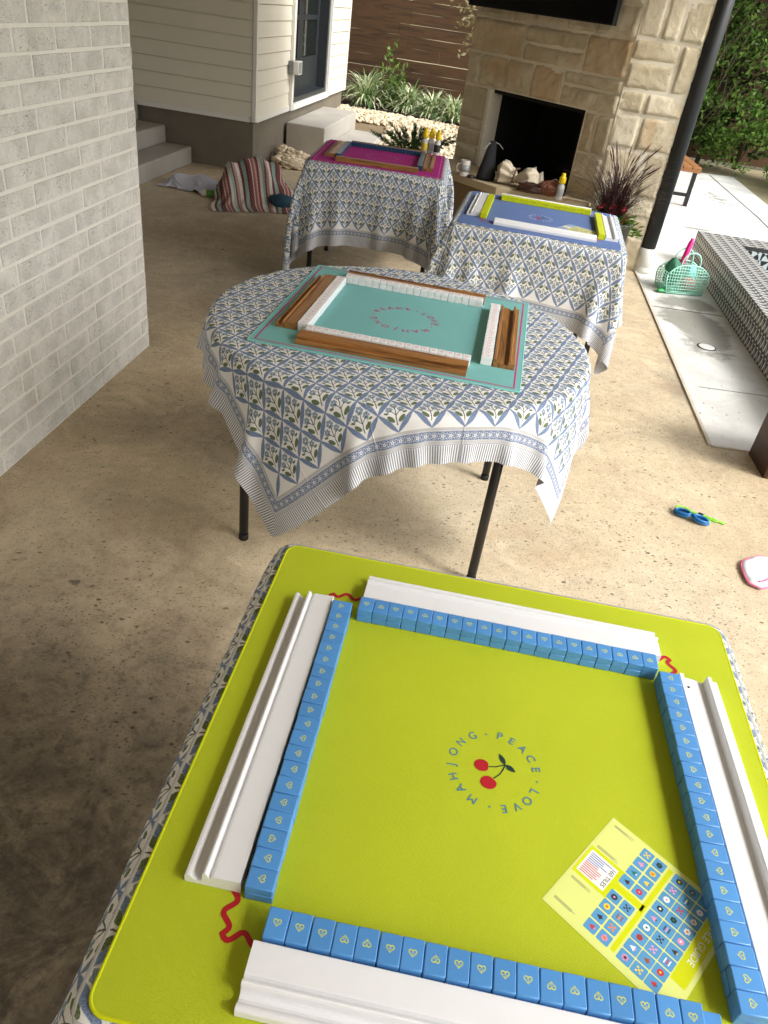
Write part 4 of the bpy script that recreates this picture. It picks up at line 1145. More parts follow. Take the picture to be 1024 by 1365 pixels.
    if title:
        mb = MB(); put_text(mb, 'TILE GUIDE', .0122, Matrix.Translation((.60*WU, -.93*WV, z3)) @ Matrix.Rotation(R(180), 4, 'Z'))
        mb.build('title', plain('card_title_white', (240, 242, 220), .3, .02), t)
    return t
guide_card(LIME, (.0703, -.1785), R(53.5), .160, .168, 'laminated yellow tile guide card printed with blue tiles, tucked under the right row', (222, 230, 136), (208, 216, 24), (92, 156, 204))
guide_card(BLUE, (.085, -.165), R(62), .150, .165, 'pale blue and yellow guide card lying on the slate blue mat', (150, 178, 214), (206, 206, 90), (206, 206, 110), False)
# ================================================================ props
def lump(name, c, sz, m, parent=None, seed=0, amp=.18, fq=3.0, sub=4, rz=0.0, flat=True, fold=0.0, loc0=True):
    bm = bmesh.new(); bmesh.ops.create_icosphere(bm, subdivisions=sub, radius=1)
    for v in bm.verts:
        p = v.co.copy(); k = 1+amp*mnoise.fractal(Vector((p.x*fq*.5+seed, p.y*fq*.5, p.z*fq*.5+seed*2)), .9, 2.0, 4)
        if fold: k += fold*abs(mnoise.noise(Vector((p.x*fq+seed*3, p.y*fq, p.z*fq*2.2))))
        q = Vector((p.x*sz[0]/2*k, p.y*sz[1]/2*k, p.z*sz[2]/2*k+sz[2]/2))
        if flat: q.z = max(q.z, 0.0+.004)
        v.co = q
    for f in bm.faces: f.smooth = True
    me = bpy.data.meshes.new(name); bm.to_mesh(me); bm.free()
    return link(name, me, m, parent, c, rz)
# spa: raised plunge basin with patterned tile
sd_ = R(85.6); spo = (2.345, 6.93)
sx = thing('tiled_spa', 'low raised spa wall clad in black and grey patterned cement tile', 'spa', (spo[0], spo[1], 0), sd_-R(90))
def mat_spa():
    M = Mt('patterned_cement_tile', rgb(120, 118, 112), .55)
    x, y, z = M.xyz(M.tc())
    g = M.nt.nodes.new('ShaderNodeNewGeometry'); nx, ny, nz = M.xyz(g.outputs['Normal'])
    up = nz.abs().gt(.6)
    b_ = up*x+(up*-1.0+1.0)*z; 
    vt = nx.abs()*.0
    a_ = y
    CA, CB = .062, .084
    row = (b_/CB).floor(); sh = (row*.5).fract()
    ua, ub = ((a_/CA)+sh).fract()-.5, (b_/CB).fract()-.5
    e = ((ua/.46)*(ua/.46)+(ub/.49)*(ub/.49)).sqrt()
    wedge = ((ub+.5)*.42-(ua-.12).abs()).ss(-.02, .02)*e.ss(.95, .88)*ub.lt(.32)
    base = M.mix(e.ss(1.06, .98), rgb(52, 52, 52), rgb(206, 205, 198))
    base = M.mix(wedge, base, rgb(48, 48, 50))
    base = M.mix(((e-.97).abs()).ss(.07, .03), base, rgb(40, 40, 42))
    M.col(M.mul(base, M.noise(20, 3)*.2+.9)); return M
m_spa = mat_spa()
SW, SL, SH = 3.0, 5.0, .252
mb = MB(); mb.box((.155, -SL/2, SH/2), (.31, SL, SH), bevel=.003); mb.box((SW/2, -.155, SH/2), (SW-.622, .31, SH), bevel=.003); mb.box((SW-.155, -SL/2, SH/2), (.308, SL-.002, SH), bevel=.003)
mb.build('rim', m_spa, sx)
def mat_star():
    M = Mt('star_pattern_tile', rgb(210, 210, 205), .4)
    x, y, z = M.xyz(M.tc()); C = .16
    ua, ub = (y+x)/C, z/C+.5
    fa, fb = ua.fract()-.5, ub.fract()-.5
    th = fb.atan2(fa); r0 = (fa*fa+fb*fb).sqrt()
    k = ((th*4.0).sin().gt(0.0)*2.0-1.0)*((r0-.42).gt(0.0)*2.0-1.0)
    M.col(M.mix(k*.5+.5, rgb(36, 36, 40), rgb(200, 204, 204))); return M
m_star = mat_star()
mb = MB(); mb.box((.316, -SL/2, .02), (.010, SL-.624, .40)); mb.box((SW/2, -.317, .02), (SW-.66, .012, .40)); mb.build('inner_lining', m_star, sx)
mb = MB(); mb.quad((.31, -SL, -.0), (SW-.3, -SL, -.0), (SW-.3, -.31, .0), (.31, -.31, .0)); o = mb.build('water', Mt('spa_water', rgb(70, 120, 120), .03, spec=.6), sx); o.location = (0, 0, .06)

# garden bench with timber seat and black steel frame
bn = thing('garden_bench', 'garden bench with orange brown timber slats on black metal legs', 'bench', (2.99, 9.38, 0), R(-3))
m_teak = mat_wood('orange_teak', (116, 74, 40), (158, 108, 62), .8, .5)
for k in range(4):
    mb = MB(); mb.box((-.055-k*.105, .8, .415), (.098, 1.6, .034), bevel=.004); mb.build('seat_slat', m_teak, bn)
mb = MB(); mb.box((-.21, .017, .385), (.416, .03, .03), bevel=.003); mb.build('end_board', m_teak, bn)
for yy in (.09, 1.5):
    for xx in (-.04, -.38): mb = MB(); mb.box((xx, yy, .186), (.042, .05, .37), bevel=.003); mb.build('leg', m_black_metal, bn)
    mb = MB(); mb.box((-.21, yy, .12), (.298, .035, .035), bevel=.003); mb.build('crossbar', m_black_metal, bn)

# dark wooden planter block at the right edge
wb = thing('wooden_box', 'dark stained wooden box with a brown front at the right edge', 'wooden box', (1.695, 3.04, 0), R(-2))
m_darkbox = mat_wood('walnut_boards', (40, 22, 14), (78, 46, 30), .5, .5); m_boxf = mat_wood('brown_front', (124, 82, 60), (160, 112, 84), .5, .55, axis=0)
for xx in (.009, .491): mb = MB(); mb.box((xx, .117, .22), (.018, .23, .44), bevel=.002); mb.build('side_panel', m_darkbox, wb)
for yy in (.012, .222): mb = MB(); mb.box((.25, yy, .219), (.464, .022, .438), bevel=.002); mb.build('front_panel', m_boxf, wb)
mb = MB(); mb.box((.25, .117, .448), (.53, .26, .018), bevel=.003); mb.build('top_board', m_darkbox, wb)

# mint jelly basket with toys
bk = thing('jelly_basket', 'mint green lattice plastic basket with hoop handles full of pool toys', 'basket', (2.0, 5.90, 0), R(12))
m_mint = plain('mint_plastic', (172, 230, 210), .3, .05)
def basket_panel(mb, yy, w=.34, h=.215, lean=.0):
    def inside(x, z): 
        k = abs(x)/(w/2)
        return z <= h*(1-.35*k**3) and abs(x) <= w/2*(.86+.14*min(1, z/.1))
    def pt(x, z): return (x, yy*(1-.28*(z/h)**1.5), z)
    step = .021
    for i in range(-8, 9):
        x = i*step
        if abs(x) > w/2: continue
        zt = h*(1-.35*(abs(x)/(w/2))**3)
        mb.tube([pt(x*(.88+.12*min(1, z/.1)), z) for z in np.linspace(.012, zt, 5)], .0028, 5)
    for j in range(1, 11):
        z = j*step
        xs = w/2*(.86+.14*min(1, z/.1))
        if z > h*.65: xs = min(xs, w/2*max(0, ((1-z/h)/.35))**(1/3))
        if xs > .02: mb.tube([pt(x, z) for x in np.linspace(-xs, xs, 7)], .0028, 5)
    rim = [pt(x, h*(1-.35*(abs(x)/(w/2))**3)) for x in np.linspace(-w/2, w/2, 17)]
    mb.tube(rim, .0055, 6)
    mb.tube([pt(-w/2*.86, .01), pt(-w/2, .1), rim[0]], .005, 6); mb.tube([pt(w/2*.86, .01), pt(w/2, .1), rim[-1]], .005, 6); mb.tube([pt(-w/2*.86, .01), pt(w/2*.86, .01)], .005, 6)
for s_ in (-1, 1):
    mb = MB(); basket_panel(mb, s_*.10); mb.build('lattice_side', m_mint, bk)
    mb = MB(); hp_ = [(.075*math.cos(a), s_*.062, .20+.105*math.sin(a)**.7) for a in np.linspace(0.0, math.pi, 15)]; mb.tube([(.075, s_*.068, .13)]+hp_+[(-.075, s_*.068, .13)], .0055, 8); mb.build('handle', m_mint, bk)
mb = MB()
for sx_ in (-1, 1):
    for j in range(0, 8):
        z = .012+j*.02; xx = sx_*.17*(.86+.14*min(1, z/.1)); y_ = .10*(1-.28*(z/.215)**1.5); mb.tube([(xx, -y_, z), (xx, y_, z)], .0028, 5)
    for y in (-.06, -.02, .02, .06): mb.tube([(sx_*.147, y, .012), (sx_*.17, y*.95, .1), (sx_*.17, y*.85, .155)], .0028, 5)
mb.box((0, 0, .007), (.29, .19, .006)); mb.build('end_lattice', m_mint, bk)
o = MB().lathe([(.0, 0), (.017, 0), (.019, .02), (.019, .17), (.014, .18), (.014, .2), (0, .2)], n=16).build('toy_bat', plain('hot_pink_plastic', (222, 24, 128), .35, .05)); o.location = (1.97, 5.93, .185); o.rotation_euler = (R(-8), R(9), 0)
tag(o, 'hot pink plastic toy handle sticking up out of the mint basket', 'toy')
o = lump('towel_roll', (1.92, 5.92, .02), (.13, .13, .21), plain('green_toy', (52, 120, 92), .6, .2, 8), seed=3, amp=.15); tag(o, 'dark green rolled pool toy inside the left side of the mint basket', 'toy')
o = lump('pool_toy', (2.05, 5.88, .018), (.11, .09, .10), plain('coral_toy', (232, 150, 150), .6, .2, 12), seed=5, amp=.2); tag(o, 'pink and coral pool toy seen through the basket lattice', 'toy')
o = lump('pool_toy', (2.07, 5.96, .02), (.09, .06, .17), plain('aqua_toy', (130, 226, 222), .4, .1, 12), seed=8, amp=.1); tag(o, 'pale aqua pool toy standing in the right side of the basket', 'toy')
o = lump('pool_toy', (1.865, 5.80, .002), (.13, .06, .035), plain('green_plastic', (16, 150, 74), .35, .1), seed=12, amp=.2, rz=R(25)); tag(o, 'small bright green pool toy on the deck in front of the mint basket', 'toy')

# swim goggles
gg = thing('swim_goggles', 'blue swim goggles with a lime green strap lying on the patio', 'goggles', (1.245, 2.598, 0), R(-28))
m_gb = plain('blue_silicone', (24, 110, 178), .3, .08); m_gl = plain('tinted_lens', (18, 48, 92), .1, .05); m_gs = plain('lime_strap', (136, 214, 50), .45, .06)
for sx_ in (-1, 1):
    mb = MB(); ring_ = []
    for k in range(25):
        a = 2*math.pi*k/24; rx, ry = .031, .019
        ring_.append((sx_*.037+rx*math.cos(a), ry*math.sin(a)+.004*math.cos(a)*sx_, .013+.005*math.cos(a)*sx_*-1))
    mb.tube(ring_, .0066, 8, cap=False)
    ring2 = [(sx_*.037+(p[0]-sx_*.037)*.94, p[1]*.9-.006, p[2]+.011) for p in ring_]; mb.tube(ring2, .0048, 8, cap=False)
    cup = mb.build('eye_cup', m_gb, gg)
    mb = MB(); mb.poly([(sx_*.037+(p[0]-sx_*.037)*.92, p[1]*.88-.004, p[2]+.009) for p in ring_[:-1]]); mb.build('lens', m_gl, gg)
MB().tube([(-.010, 0, .019), (0, .004, .023), (.010, 0, .019)], .004, 8).build('nose_bridge', m_gb, gg)
mb = MB()
def flatstrap(pts, w, th=.0015):
    L_ = len(pts); 
    for i in range(L_-1):
        a, b = Vector(pts[i]), Vector(pts[i+1]); d = (b-a).normalized(); n = d.cross(Vector((0, 0, 1))).normalized()*th; u_ = Vector((0, 0, w/2))
        vs_ = [a-n-u_, a+n-u_, a+n+u_, a-n+u_, b-n-u_, b+n-u_, b+n+u_, b-n+u_]
        mb.add(vs_, [(0, 1, 2, 3), (7, 6, 5, 4), (0, 4, 5, 1), (1, 5, 6, 2), (2, 6, 7, 3), (3, 7, 4, 0)])
mb.tube([(-.066, 0, .018), (-.07, .025, .02), (-.045, .055, .012), (-.005, .05, .007), (.03, .045, .008), (.075, .062, .006), (.125, .055, .005)], .0038, 6)
mb.tube([(-.066, 0, .012), (-.062, .03, .008), (-.03, .045, .006), (.01, .04, .012), (.045, .055, .009), (.085, .045, .006), (.118, .068, .005)], .0038, 6)
mb.tube([(.066, 0, .016), (.07, .02, .012), (.05, .045, .008)], .0038, 6)
mb.build('strap', m_gs, gg)
MB().box((.028, .043, .012), (.02, .014, .014), bevel=.003).build('strap_buckle', m_black, gg)
# white and pink soft pouch
pp = thing('soft_pouch', 'white quilted soft pouch with pink piping cut off by the right edge', 'pouch', (1.425, 2.275, 0), R(58))
bm_ = []
N_ = 40; poly_ = []
for k in range(N_):
    a = 2*math.pi*k/N_; rx = .110*(1+.10*math.cos(3*a)); ry = .066*(1+.30*math.cos(a)+.10*math.cos(4*a))
    poly_.append((rx*math.cos(a), ry*math.sin(a)))
mb = MB(); rings = []
for s_, z in ((1.0, .003), (1.02, .010), (.96, .017), (.80, .021), (.5, .019), (.2, .017)): rings.append([mb.bm.verts.new((x*s_, y*s_, z+.003*math.sin(x*60)*math.cos(y*70))) for x, y in poly_])
for i in range(len(rings)-1):
    for k in range(N_): f = mb.bm.faces.new((rings[i][k], rings[i][(k+1) % N_], rings[i+1][(k+1) % N_], rings[i+1][k])); f.smooth = True
mb.bm.faces.new(rings[-1]); mb.bm.faces.new(rings[0][::-1]); mb.build('padded_body', plain('white_terry', (226, 226, 232), .9, .06, 60, .5, 220), pp)
m_pp = plain('pink_piping', (232, 110, 150), .6, .08)
mb = MB(); q_ = [(x*1.03, y*1.03, .011) for x, y in poly_]; mb.tube(q_+[q_[0], q_[1]], .0034, 8, cap=False); q_ = [(x*.72-.01, y*.62+.004, .0225) for x, y in poly_[22:40]]; mb.tube(q_, .0035, 6); mb.build('piping', m_pp, pp)

# items by the house: towel, bottle, striped blanket bundle
def soft_collide(fn):
    def f(P, Q):
        h, gx, gy = fn(P[..., 0], P[..., 1]); low = P[..., 2] < h+.006
        P[..., 2] = np.where(low, h+.006, P[..., 2])
        P[..., 0] = np.where(low, Q[..., 0]*.8+P[..., 0]*.2, P[..., 0]); P[..., 1] = np.where(low, Q[..., 1]*.8+P[..., 1]*.2, P[..., 1])
        return low
    return f
def bump_h(x, y):
    h = .34*np.clip(1-(np.abs((x+.03)/.255)**3+np.abs(y/.20)**3), 0, 1)**.30
    h2 = .16*np.clip(1-((x-.22)/.17)**2-((y+.10)/.15)**2, 0, 1)**.5
    h = h*(.86+.14*np.sin(x*17+2)*np.cos(y*13+x*9))+.035*np.sin(x*38+y*21)*(h > .05)
    h3 = .20*np.clip(1-((x+.19)/.14)**2-((y+.13)/.13)**2, 0, 1)**.5
    return np.maximum(np.maximum(h, h2), h3), 0, 0
N_ = 60; hu, hv = .52, .50
u = np.linspace(-hu, hu, N_); U, Vv = np.meshgrid(u, np.linspace(-hv, hv, N_), indexing='ij')
rs = np.random.RandomState(2); ca, sa = math.cos(.35), math.sin(.35)
P0 = np.stack([.03+U*ca-Vv*sa, U*sa+Vv*ca, .40+.02*np.sin(U*17)+.02*np.cos(Vv*21)+rs.uniform(0, .004, U.shape)], -1)
Pb = drape(N_, hu, hv, P0, soft_collide(bump_h), steps=110, iters=6, seed=4, stiff_bend=.02)
def mat_serape():
    M = Mt('striped_serape', rgb(140, 70, 66), .9)
    uv = M.tc('UV'); u, v, _ = M.xyz(uv)
    r_ = M.nt.nodes.new('ShaderNodeValToRGB'); r_.color_ramp.interpolation = 'CONSTANT'
    seq = [((120, 52, 50), .0), ((214, 206, 196), .10), ((150, 84, 80), .13), ((196, 160, 152), .20), ((120, 52, 50), .26), ((220, 214, 204), .33), ((150, 188, 178), .42), ((120, 52, 50), .50), ((180, 140, 134), .55), ((226, 220, 212), .64), ((108, 44, 44), .74), ((140, 176, 166), .82), ((90, 40, 42), .93)]
    e = r_.color_ramp.elements
    while len(e) < len(seq): e.new(.5)
    for el, (c, p) in zip(e, seq): el.position = p; el.color = rgb(*c)
    f = (u/.27+.5).fract(); M.nt.links.new(f.v, r_.inputs[0])
    n = M.noise(90, 3, co=M.scale(uv, (1, .25, 1)))
    zig = ((v*260.0).sin()*(u*300.0).sin()).ss(.2, .5)
    c = M.mix(zig*.45, r_.outputs[0], rgb(176, 150, 142))
    M.col(M.mul(c, n*.35+.80)); M.bump((u*2600.0).sin()*.4+n, .4, .002); return M
o = grid_mesh('striped_blanket', Pb, hu, hv, mat_serape(), loc=(-1.50, 6.80, 0), rz=R(4)); subsurf(o, 1)
tag(o, 'maroon, white and aqua striped woven blanket heaped over a bundle by the house corner', 'blanket')
o = lump('bundle', (-1.25, 6.63, 0), (.22, .18, .12), plain('bundle_navy', (34, 66, 84), .9, .35, 12), seed=2, amp=.10, fold=.15); tag(o, 'dark teal soft bundle poking out from under the striped blanket', 'bag')
def tow_h(x, y): return (.095+.012*np.sin(x*22+y*9))*np.clip(1-np.abs(x/.265)**3-np.abs(y/.135)**3, 0, 1)**.4, 0, 0
N_ = 44; hu, hv = .33, .21
u = np.linspace(-hu, hu, N_); U, Vv = np.meshgrid(u, np.linspace(-hv, hv, N_), indexing='ij')
P0 = np.stack([U*.92+.012*np.sin(Vv*30), Vv*.9+.015*np.sin(U*24), .10+.012*np.sin(U*26+Vv*15)+rs.uniform(0, .006, U.shape)], -1)
Pt = drape(N_, hu, hv, P0, soft_collide(tow_h), steps=70, iters=8, seed=5, stiff_bend=.3)
m_tow = plain('pale_lavender_towel', (214, 216, 232), .95, .06, 20, .6, 260)
o = grid_mesh('towel', Pt, hu, hv, m_tow, loc=(-2.06, 6.90, 0), rz=R(-14)); subsurf(o, 1); tag(o, 'pale lavender white towel lying crumpled on the patio near the steps', 'towel')
bt = thing('squeeze_bottle', 'white and green squeeze bottle with a red cap beside the towel', 'bottle', (-1.945, 6.66, .026), R(12))
Mx = Matrix.Rotation(R(90), 4, 'Y')
MB().lathe([(0, 0), (.024, .0), (.026, .012), (.025, .085), (.02, .10)], M=Mx, n=18).build('body', plain('bottle_white', (220, 214, 200), .4, .05), bt)
MB().lathe([(.0262, .04), (.0268, .045), (.0265, .105), (.02, .125), (.0, .126)], M=Mx, n=18).build('label_band', plain('bottle_green', (96, 158, 72), .4, .15, 40), bt)
MB().lathe([(.0, .127), (.016, .127), (.017, .15), (.012, .168), (0, .168)], M=Mx, n=16).build('cap', plain('bottle_red', (190, 96, 66), .4, .05), bt)

# spray bottles with yellow caps
m_yel = plain('yellow_cap', (236, 208, 12), .35, .04); m_grb = plain('pale_grey_bottle', (206, 208, 206), .35, .05)
def spray(x, y, z, lbl, k=1.0, grp=None, lab=None):
    t = thing('spray_bottle', lbl, 'bottle', (x, y, z), random.random()*3, grp)
    MB().lathe([(0, 0), (.022*k, 0), (.024*k, .006*k), (.024*k, .085*k), (.018*k, .098*k), (.012*k, .104*k), (.012*k, .108*k)], n=20).build('body', m_grb, t)
    MB().lathe([(.0242*k, .022*k), (.0245*k, .024*k), (.0245*k, .07*k), (.0242*k, .072*k)], n=20).build('label_band', lab, t)
    MB().lathe([(.0, .106*k), (.0215*k, .106*k), (.0225*k, .112*k), (.0225*k, .142*k), (.019*k, .147*k), (.0135*k, .149*k), (.0135*k, .166*k), (.011*k, .170*k), (0, .170*k)], n=20).build('cap', m_yel, t)
m_lb1 = plain('label_grey', (176, 182, 184), .4, .1); m_lb2 = plain('label_black', (40, 42, 44), .4, .1); m_lb3 = plain('label_yellow', (216, 196, 60), .4, .1)
spray(.985, 6.24, .462, 'tall white bottle with a yellow cap standing on the fireplace hearth', 1.12, None, m_lb1)
pc = lambda x, y: loc2w(PINK, PINK[2], x, y)
for (x, y), d, l_ in (((.247, .415), 'leftmost yellow capped bottle of three behind the magenta mat', m_lb3), ((.29, .445), 'rearmost yellow capped bottle of three behind the magenta mat', m_lb1), ((.335, .405), 'rightmost yellow capped bottle of three behind the magenta mat, black label', m_lb2)):
    p = pc(x, y); spray(p[0], p[1], ZT+.002, d, .92, 'yellow capped bottles on the magenta table', l_)

# things on the hearth
t = thing('mug', 'white ceramic mug with a dark print on the left of the hearth', 'mug', (.245, 6.64, .463))
MB().lathe([(0, 0), (.036, 0), (.039, .006), (.040, .115), (.0405, .118), (.037, .118), (.036, .012), (0, .01)], n=28).build('body', plain('white_glaze', (226, 224, 218), .25, .03), t)
MB().tube([(-.038, 0, .09), (-.062, 0, .085), (-.068, 0, .06), (-.06, 0, .035), (-.037, 0, .028)], .006, 8).build('handle', plain('white_glaze_handle', (222, 220, 214), .25, .03), t)
MB().lathe([(.0404, .035), (.0407, .035), (.0407, .085), (.0404, .085)], n=28).build('print_band', plain('grey_print', (150, 156, 156), .35, .3, 30), t)
o = MB().lathe([(0, 0), (.026, 0), (.03, .008), (.024, .02), (0, .024)], n=18).build('pebble_weight', plain('dark_lid', (44, 38, 34), .5, .1)); o.location = (.30, 6.59, .463); tag(o, 'small dark round stone lying by the mug on the hearth', 'stone')
bg_ = thing('drawstring_pouch', 'tall narrow black pouch with a pale strap leaning by the firebox', 'pouch', (.42, 6.60, .463), R(20))
mb = MB(); N_ = 20; rings = []
for z, rx, ry in ((0, .075, .045), (.03, .078, .048), (.10, .066, .036), (.18, .050, .024), (.25, .036, .014), (.29, .027, .006)): rings.append([mb.bm.verts.new((rx*math.cos(2*math.pi*k/N_)*(1+.06*math.sin(k*3+z*30))+z*.05, ry*math.sin(2*math.pi*k/N_)*(1+.06*math.cos(k*2+z*20)), z)) for k in range(N_)])
for i in range(len(rings)-1):
    for k in range(N_): f = mb.bm.faces.new((rings[i][k], rings[i][(k+1) % N_], rings[i+1][(k+1) % N_], rings[i+1][k])); f.smooth = True
mb.bm.faces.new(rings[-1]); mb.bm.faces.new(rings[0][::-1]); mb.build('body', plain('black_cloth', (13, 14, 19), .8, .2, 20), bg_)
mb = MB(); mb.tube([(.0, 0, .28), (-.03, -.01, .262), (-.055, -.02, .24), (-.085, -.03, .22)], .0035, 6); mb.tube([(.02, 0, .284), (.06, -.01, .275), (.10, -.02, .24)], .0022, 6); mb.build('strap', plain('pale_strap', (168, 164, 152), .7, .1), bg_)
cb = thing('canvas_bag', 'crumpled cream canvas bag with a tied neck on the hearth', 'bag', (.66, 6.50, .463), R(-30))
m_can = plain('cream_canvas', (206, 194, 172), .92, .1, 10, .5, 160)
def bag_lobe(sgn, L_, rmax, seed):
    mb = MB(); n = 56; rings = []
    for i in range(19):
        s_ = i/18; r_0 = .022+(rmax-.022)*math.sin(min(1, s_*1.25)*math.pi/2)**1.1; r_0 *= (1-max(0, s_-.72)/.28*.62)
        ring = []
        for k in range(n):
            th = 2*math.pi*k/n
            f = 1+.20*(1-s_*.75)*math.sin(8*th+seed+2.2*s_)+.12*n3(math.cos(th)*1.5+seed, math.sin(th)*1.5, s_*3)+.10*math.sin(3*th+seed*2)*s_
            y, z = r_0*f*math.cos(th)*.95, .062+.022*math.sin(s_*2.6)+r_0*f*math.sin(th)*1.02
            if s_ > .7: z += (s_-.7)*.10*(1 if math.sin(th) > 0 else -.3)
            ring.append(mb.bm.verts.new((sgn*(s_*L_+.006*math.sin(5*th+seed)), y, max(.003, z))))
        rings.append(ring)
    for i in range(18):
        for k in range(n): f = mb.bm.faces.new((rings[i][k], rings[i][(k+1) % n], rings[i+1][(k+1) % n], rings[i+1][k])); f.smooth = True
    mb.bm.faces.new(rings[0][::-1]); mb.bm.faces.new(rings[-1]); return mb.build('bag_body', m_can, cb, recalc=True)
bag_lobe(-1, .165, .088, 1.0); bag_lobe(1, .175, .080, 4.0)
MB().tube([(-.01, -.05, .03), (.0, -.07, .07), (.0, -.03, .135), (.0, .03, .13)], .007, 8).build('tie_cord', plain('brown_cord', (96, 76, 58), .8, .1), cb)
pb_ = thing('folded_cloth', 'pale pointed folded cloth standing behind the cream canvas bag', 'cloth', (.80, 6.62, .463), R(-40))
m_pl = plain('pale_cloth', (214, 206, 190), .9, .08, 10, .3, 120)
for x, y, w, h, l in ((-.06, .0, .13, .15, .02), (.06, -.01, .12, .13, -.02)):
    mb = MB(); v = [(x-w/2, y-.025, 0), (x+w/2, y-.02, 0), (x+w/2, y+.025, 0), (x-w/2, y+.03, 0), (x+w*.42+l, y-.006, h), (x+w*.44+l, y+.004, h), (x-w*.45, y-.01, h*.55), (x-w*.45, y+.012, h*.55)]
    mb.add(v, [(3, 2, 1, 0), (0, 1, 4, 6), (1, 2, 5, 4), (2, 3, 7, 5), (3, 0, 6, 7), (6, 4, 5, 7)]); 
    bmesh.ops.subdivide_edges(mb.bm, edges=mb.bm.edges[:], cuts=3, use_grid_fill=True)
    for vv_ in mb.bm.verts: vv_.co += Vector((0, n3(vv_.co.x*20, vv_.co.z*20, x)*.008, 0))
    smooth(mb.build('fold', m_pl, pb_))
lb = thing('leather_bag', 'woven brown leather bag lying on its side on the hearth', 'bag', (.86, 6.31, .463), R(-8))
ml = Mt('woven_leather', rgb(112, 62, 38), .42)
u, v, w = ml.xyz(ml.tc()); wv = ((u*330.0+v*330.0).sin()*(u*330.0-v*330.0+w*200.0).sin()).ss(-.3, .4); ml.col(ml.mix(wv, rgb(70, 34, 20), rgb(140, 82, 52))); ml.bump(wv, .6, .004)
lump('bag_body', (.055, 0, 0), (.20, .13, .115), ml, lb, seed=7, amp=.08)
lump('bag_flap', (-.075, .01, 0), (.22, .12, .07), plain('dark_leather', (62, 36, 26), .45, .2, 20), lb, seed=3, amp=.25, fold=.4)
MB().tube([(-.16, -.02, .02), (-.1, -.05, .05), (0, -.03, .09), (.08, .02, .125), (.16, .03, .08), (.17, .0, .02)], .007, 8).build('strap', plain('strap_leather', (40, 24, 18), .5, .1), lb)
# ================================================================ plants
def blades(n, r0, L0, L1, w, droop, base_r, seed, upright=(.25, 1.0), curlz=1.0, segs=6):
    """arching ribbon blades -> verts, quads"""
    rd = random.Random(seed); V, F = [], []
    for _ in range(n):
        az = rd.uniform(0, 2*math.pi); L_ = rd.uniform(L0, L1); b = base_r*math.sqrt(rd.random()); a2 = rd.uniform(0, 6.28)
        x, y, z = b*math.cos(a2), b*math.sin(a2), 0.0
        el = rd.uniform(*upright)*math.pi/2; dr = droop*rd.uniform(.6, 1.3)/segs; ww = w*rd.uniform(.7, 1.2); az_d = rd.uniform(-.15, .15)
        i0 = len(V)
        for k in range(segs+1):
            s_ = k/segs; wd = ww*(1-s_**2.2)*.5+.0004
            px, py = -math.sin(az)*wd, math.cos(az)*wd
            V += [(x-px, y-py, z), (x+px, y+py, z)]
            st = L_/segs; x += st*math.cos(el)*math.cos(az); y += st*math.cos(el)*math.sin(az); z += st*math.sin(el)
            el -= dr*(.4+1.4*s_); az += az_d/segs
            if z < .004: z = .004
        for k in range(segs): q = i0+2*k; F.append((q, q+1, q+3, q+2))
    return V, F
m_varieg = Mt('variegated_blade', rgb(150, 170, 110), .5)
g_ = m_varieg.nt.nodes.new('ShaderNodeNewGeometry'); r_ = X(m_varieg.nt, g_.outputs['Random Per Island'])
m_varieg.col(m_varieg.mix(r_.ss(.35, .6), rgb(98, 132, 72), rgb(222, 228, 190)))
GR = [((-1.13, 12.28, .2), .62, 'large variegated liriope clump beside the white house corner'), ((-.50, 12.18, .21), .52, 'pale variegated grass clump right of the small leafy shrub'), ((-.14, 11.98, .21), .44, 'third variegated grass clump along the fence, left of the last'), ((.16, 11.80, .21), .46, 'variegated grass clump at the right end beside the stone chimney')]
for i, (p, L_, lb_) in enumerate(GR):
    V, F = blades(460, 0, L_*.65, L_*1.15, .021, 2.1, .07, 50+i, (.35, 1.0))
    tag(npmesh('grass_clump', V, F, m_varieg, loc=p), lb_, 'grass clump', 'variegated grasses along the fence')
def leafset(pts, L_, w, seed, fold=.25):
    """diamond shaped leaves at points (p, direction)"""
    rd = random.Random(seed); V, F = [], []
    for p, d in pts:
        d = Vector(d).normalized(); s_ = d.cross(Vector((rd.uniform(-1, 1), rd.uniform(-1, 1), rd.uniform(-.2, 1)))).normalized(); n = d.cross(s_)
        l = L_*rd.uniform(.7, 1.25); ww = w*rd.uniform(.8, 1.2); p = Vector(p); i0 = len(V)
        V += [tuple(p), tuple(p+d*l*.45-s_*ww*.5+n*l*fold*.3), tuple(p+d*l-n*l*fold*.2), tuple(p+d*l*.45+s_*ww*.5+n*l*fold*.3)]; F.append((i0, i0+1, i0+2, i0+3))
    return V, F
def twig_plant(name, lbl, cat, base, branches, L_, w, m, seed, per=10, spread=.03, stem_m=None, r=.006, grp=None):
    rd = random.Random(seed); t = thing(name, lbl, cat, base, 0, grp)
    pts = []; mb = MB()
    for br in branches:
        mb.tube(br, [r*(1-.8*i/(len(br)-1)) for i in range(len(br))], 6)
        for i in range(len(br)-1):
            a, b = Vector(br[i]), Vector(br[i+1])
            for k in range(per):
                p = a.lerp(b, rd.random())+Vector((rd.gauss(0, spread), rd.gauss(0, spread), rd.gauss(0, spread)))
                d = (b-a).normalized()*.6+Vector((rd.uniform(-1, 1), rd.uniform(-1, 1), rd.uniform(-.5, .9))); pts.append((p, d))
    mb.build('stem', stem_m, t); V, F = leafset(pts, L_, w, seed); npmesh('foliage', V, F, m, t)
    return t
m_bark = plain('grey_bark', (110, 96, 78), .9, .3, 12, .5, 60)
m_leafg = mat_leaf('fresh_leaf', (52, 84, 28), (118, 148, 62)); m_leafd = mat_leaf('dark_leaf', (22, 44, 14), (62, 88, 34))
rd = random.Random(4); brs = []
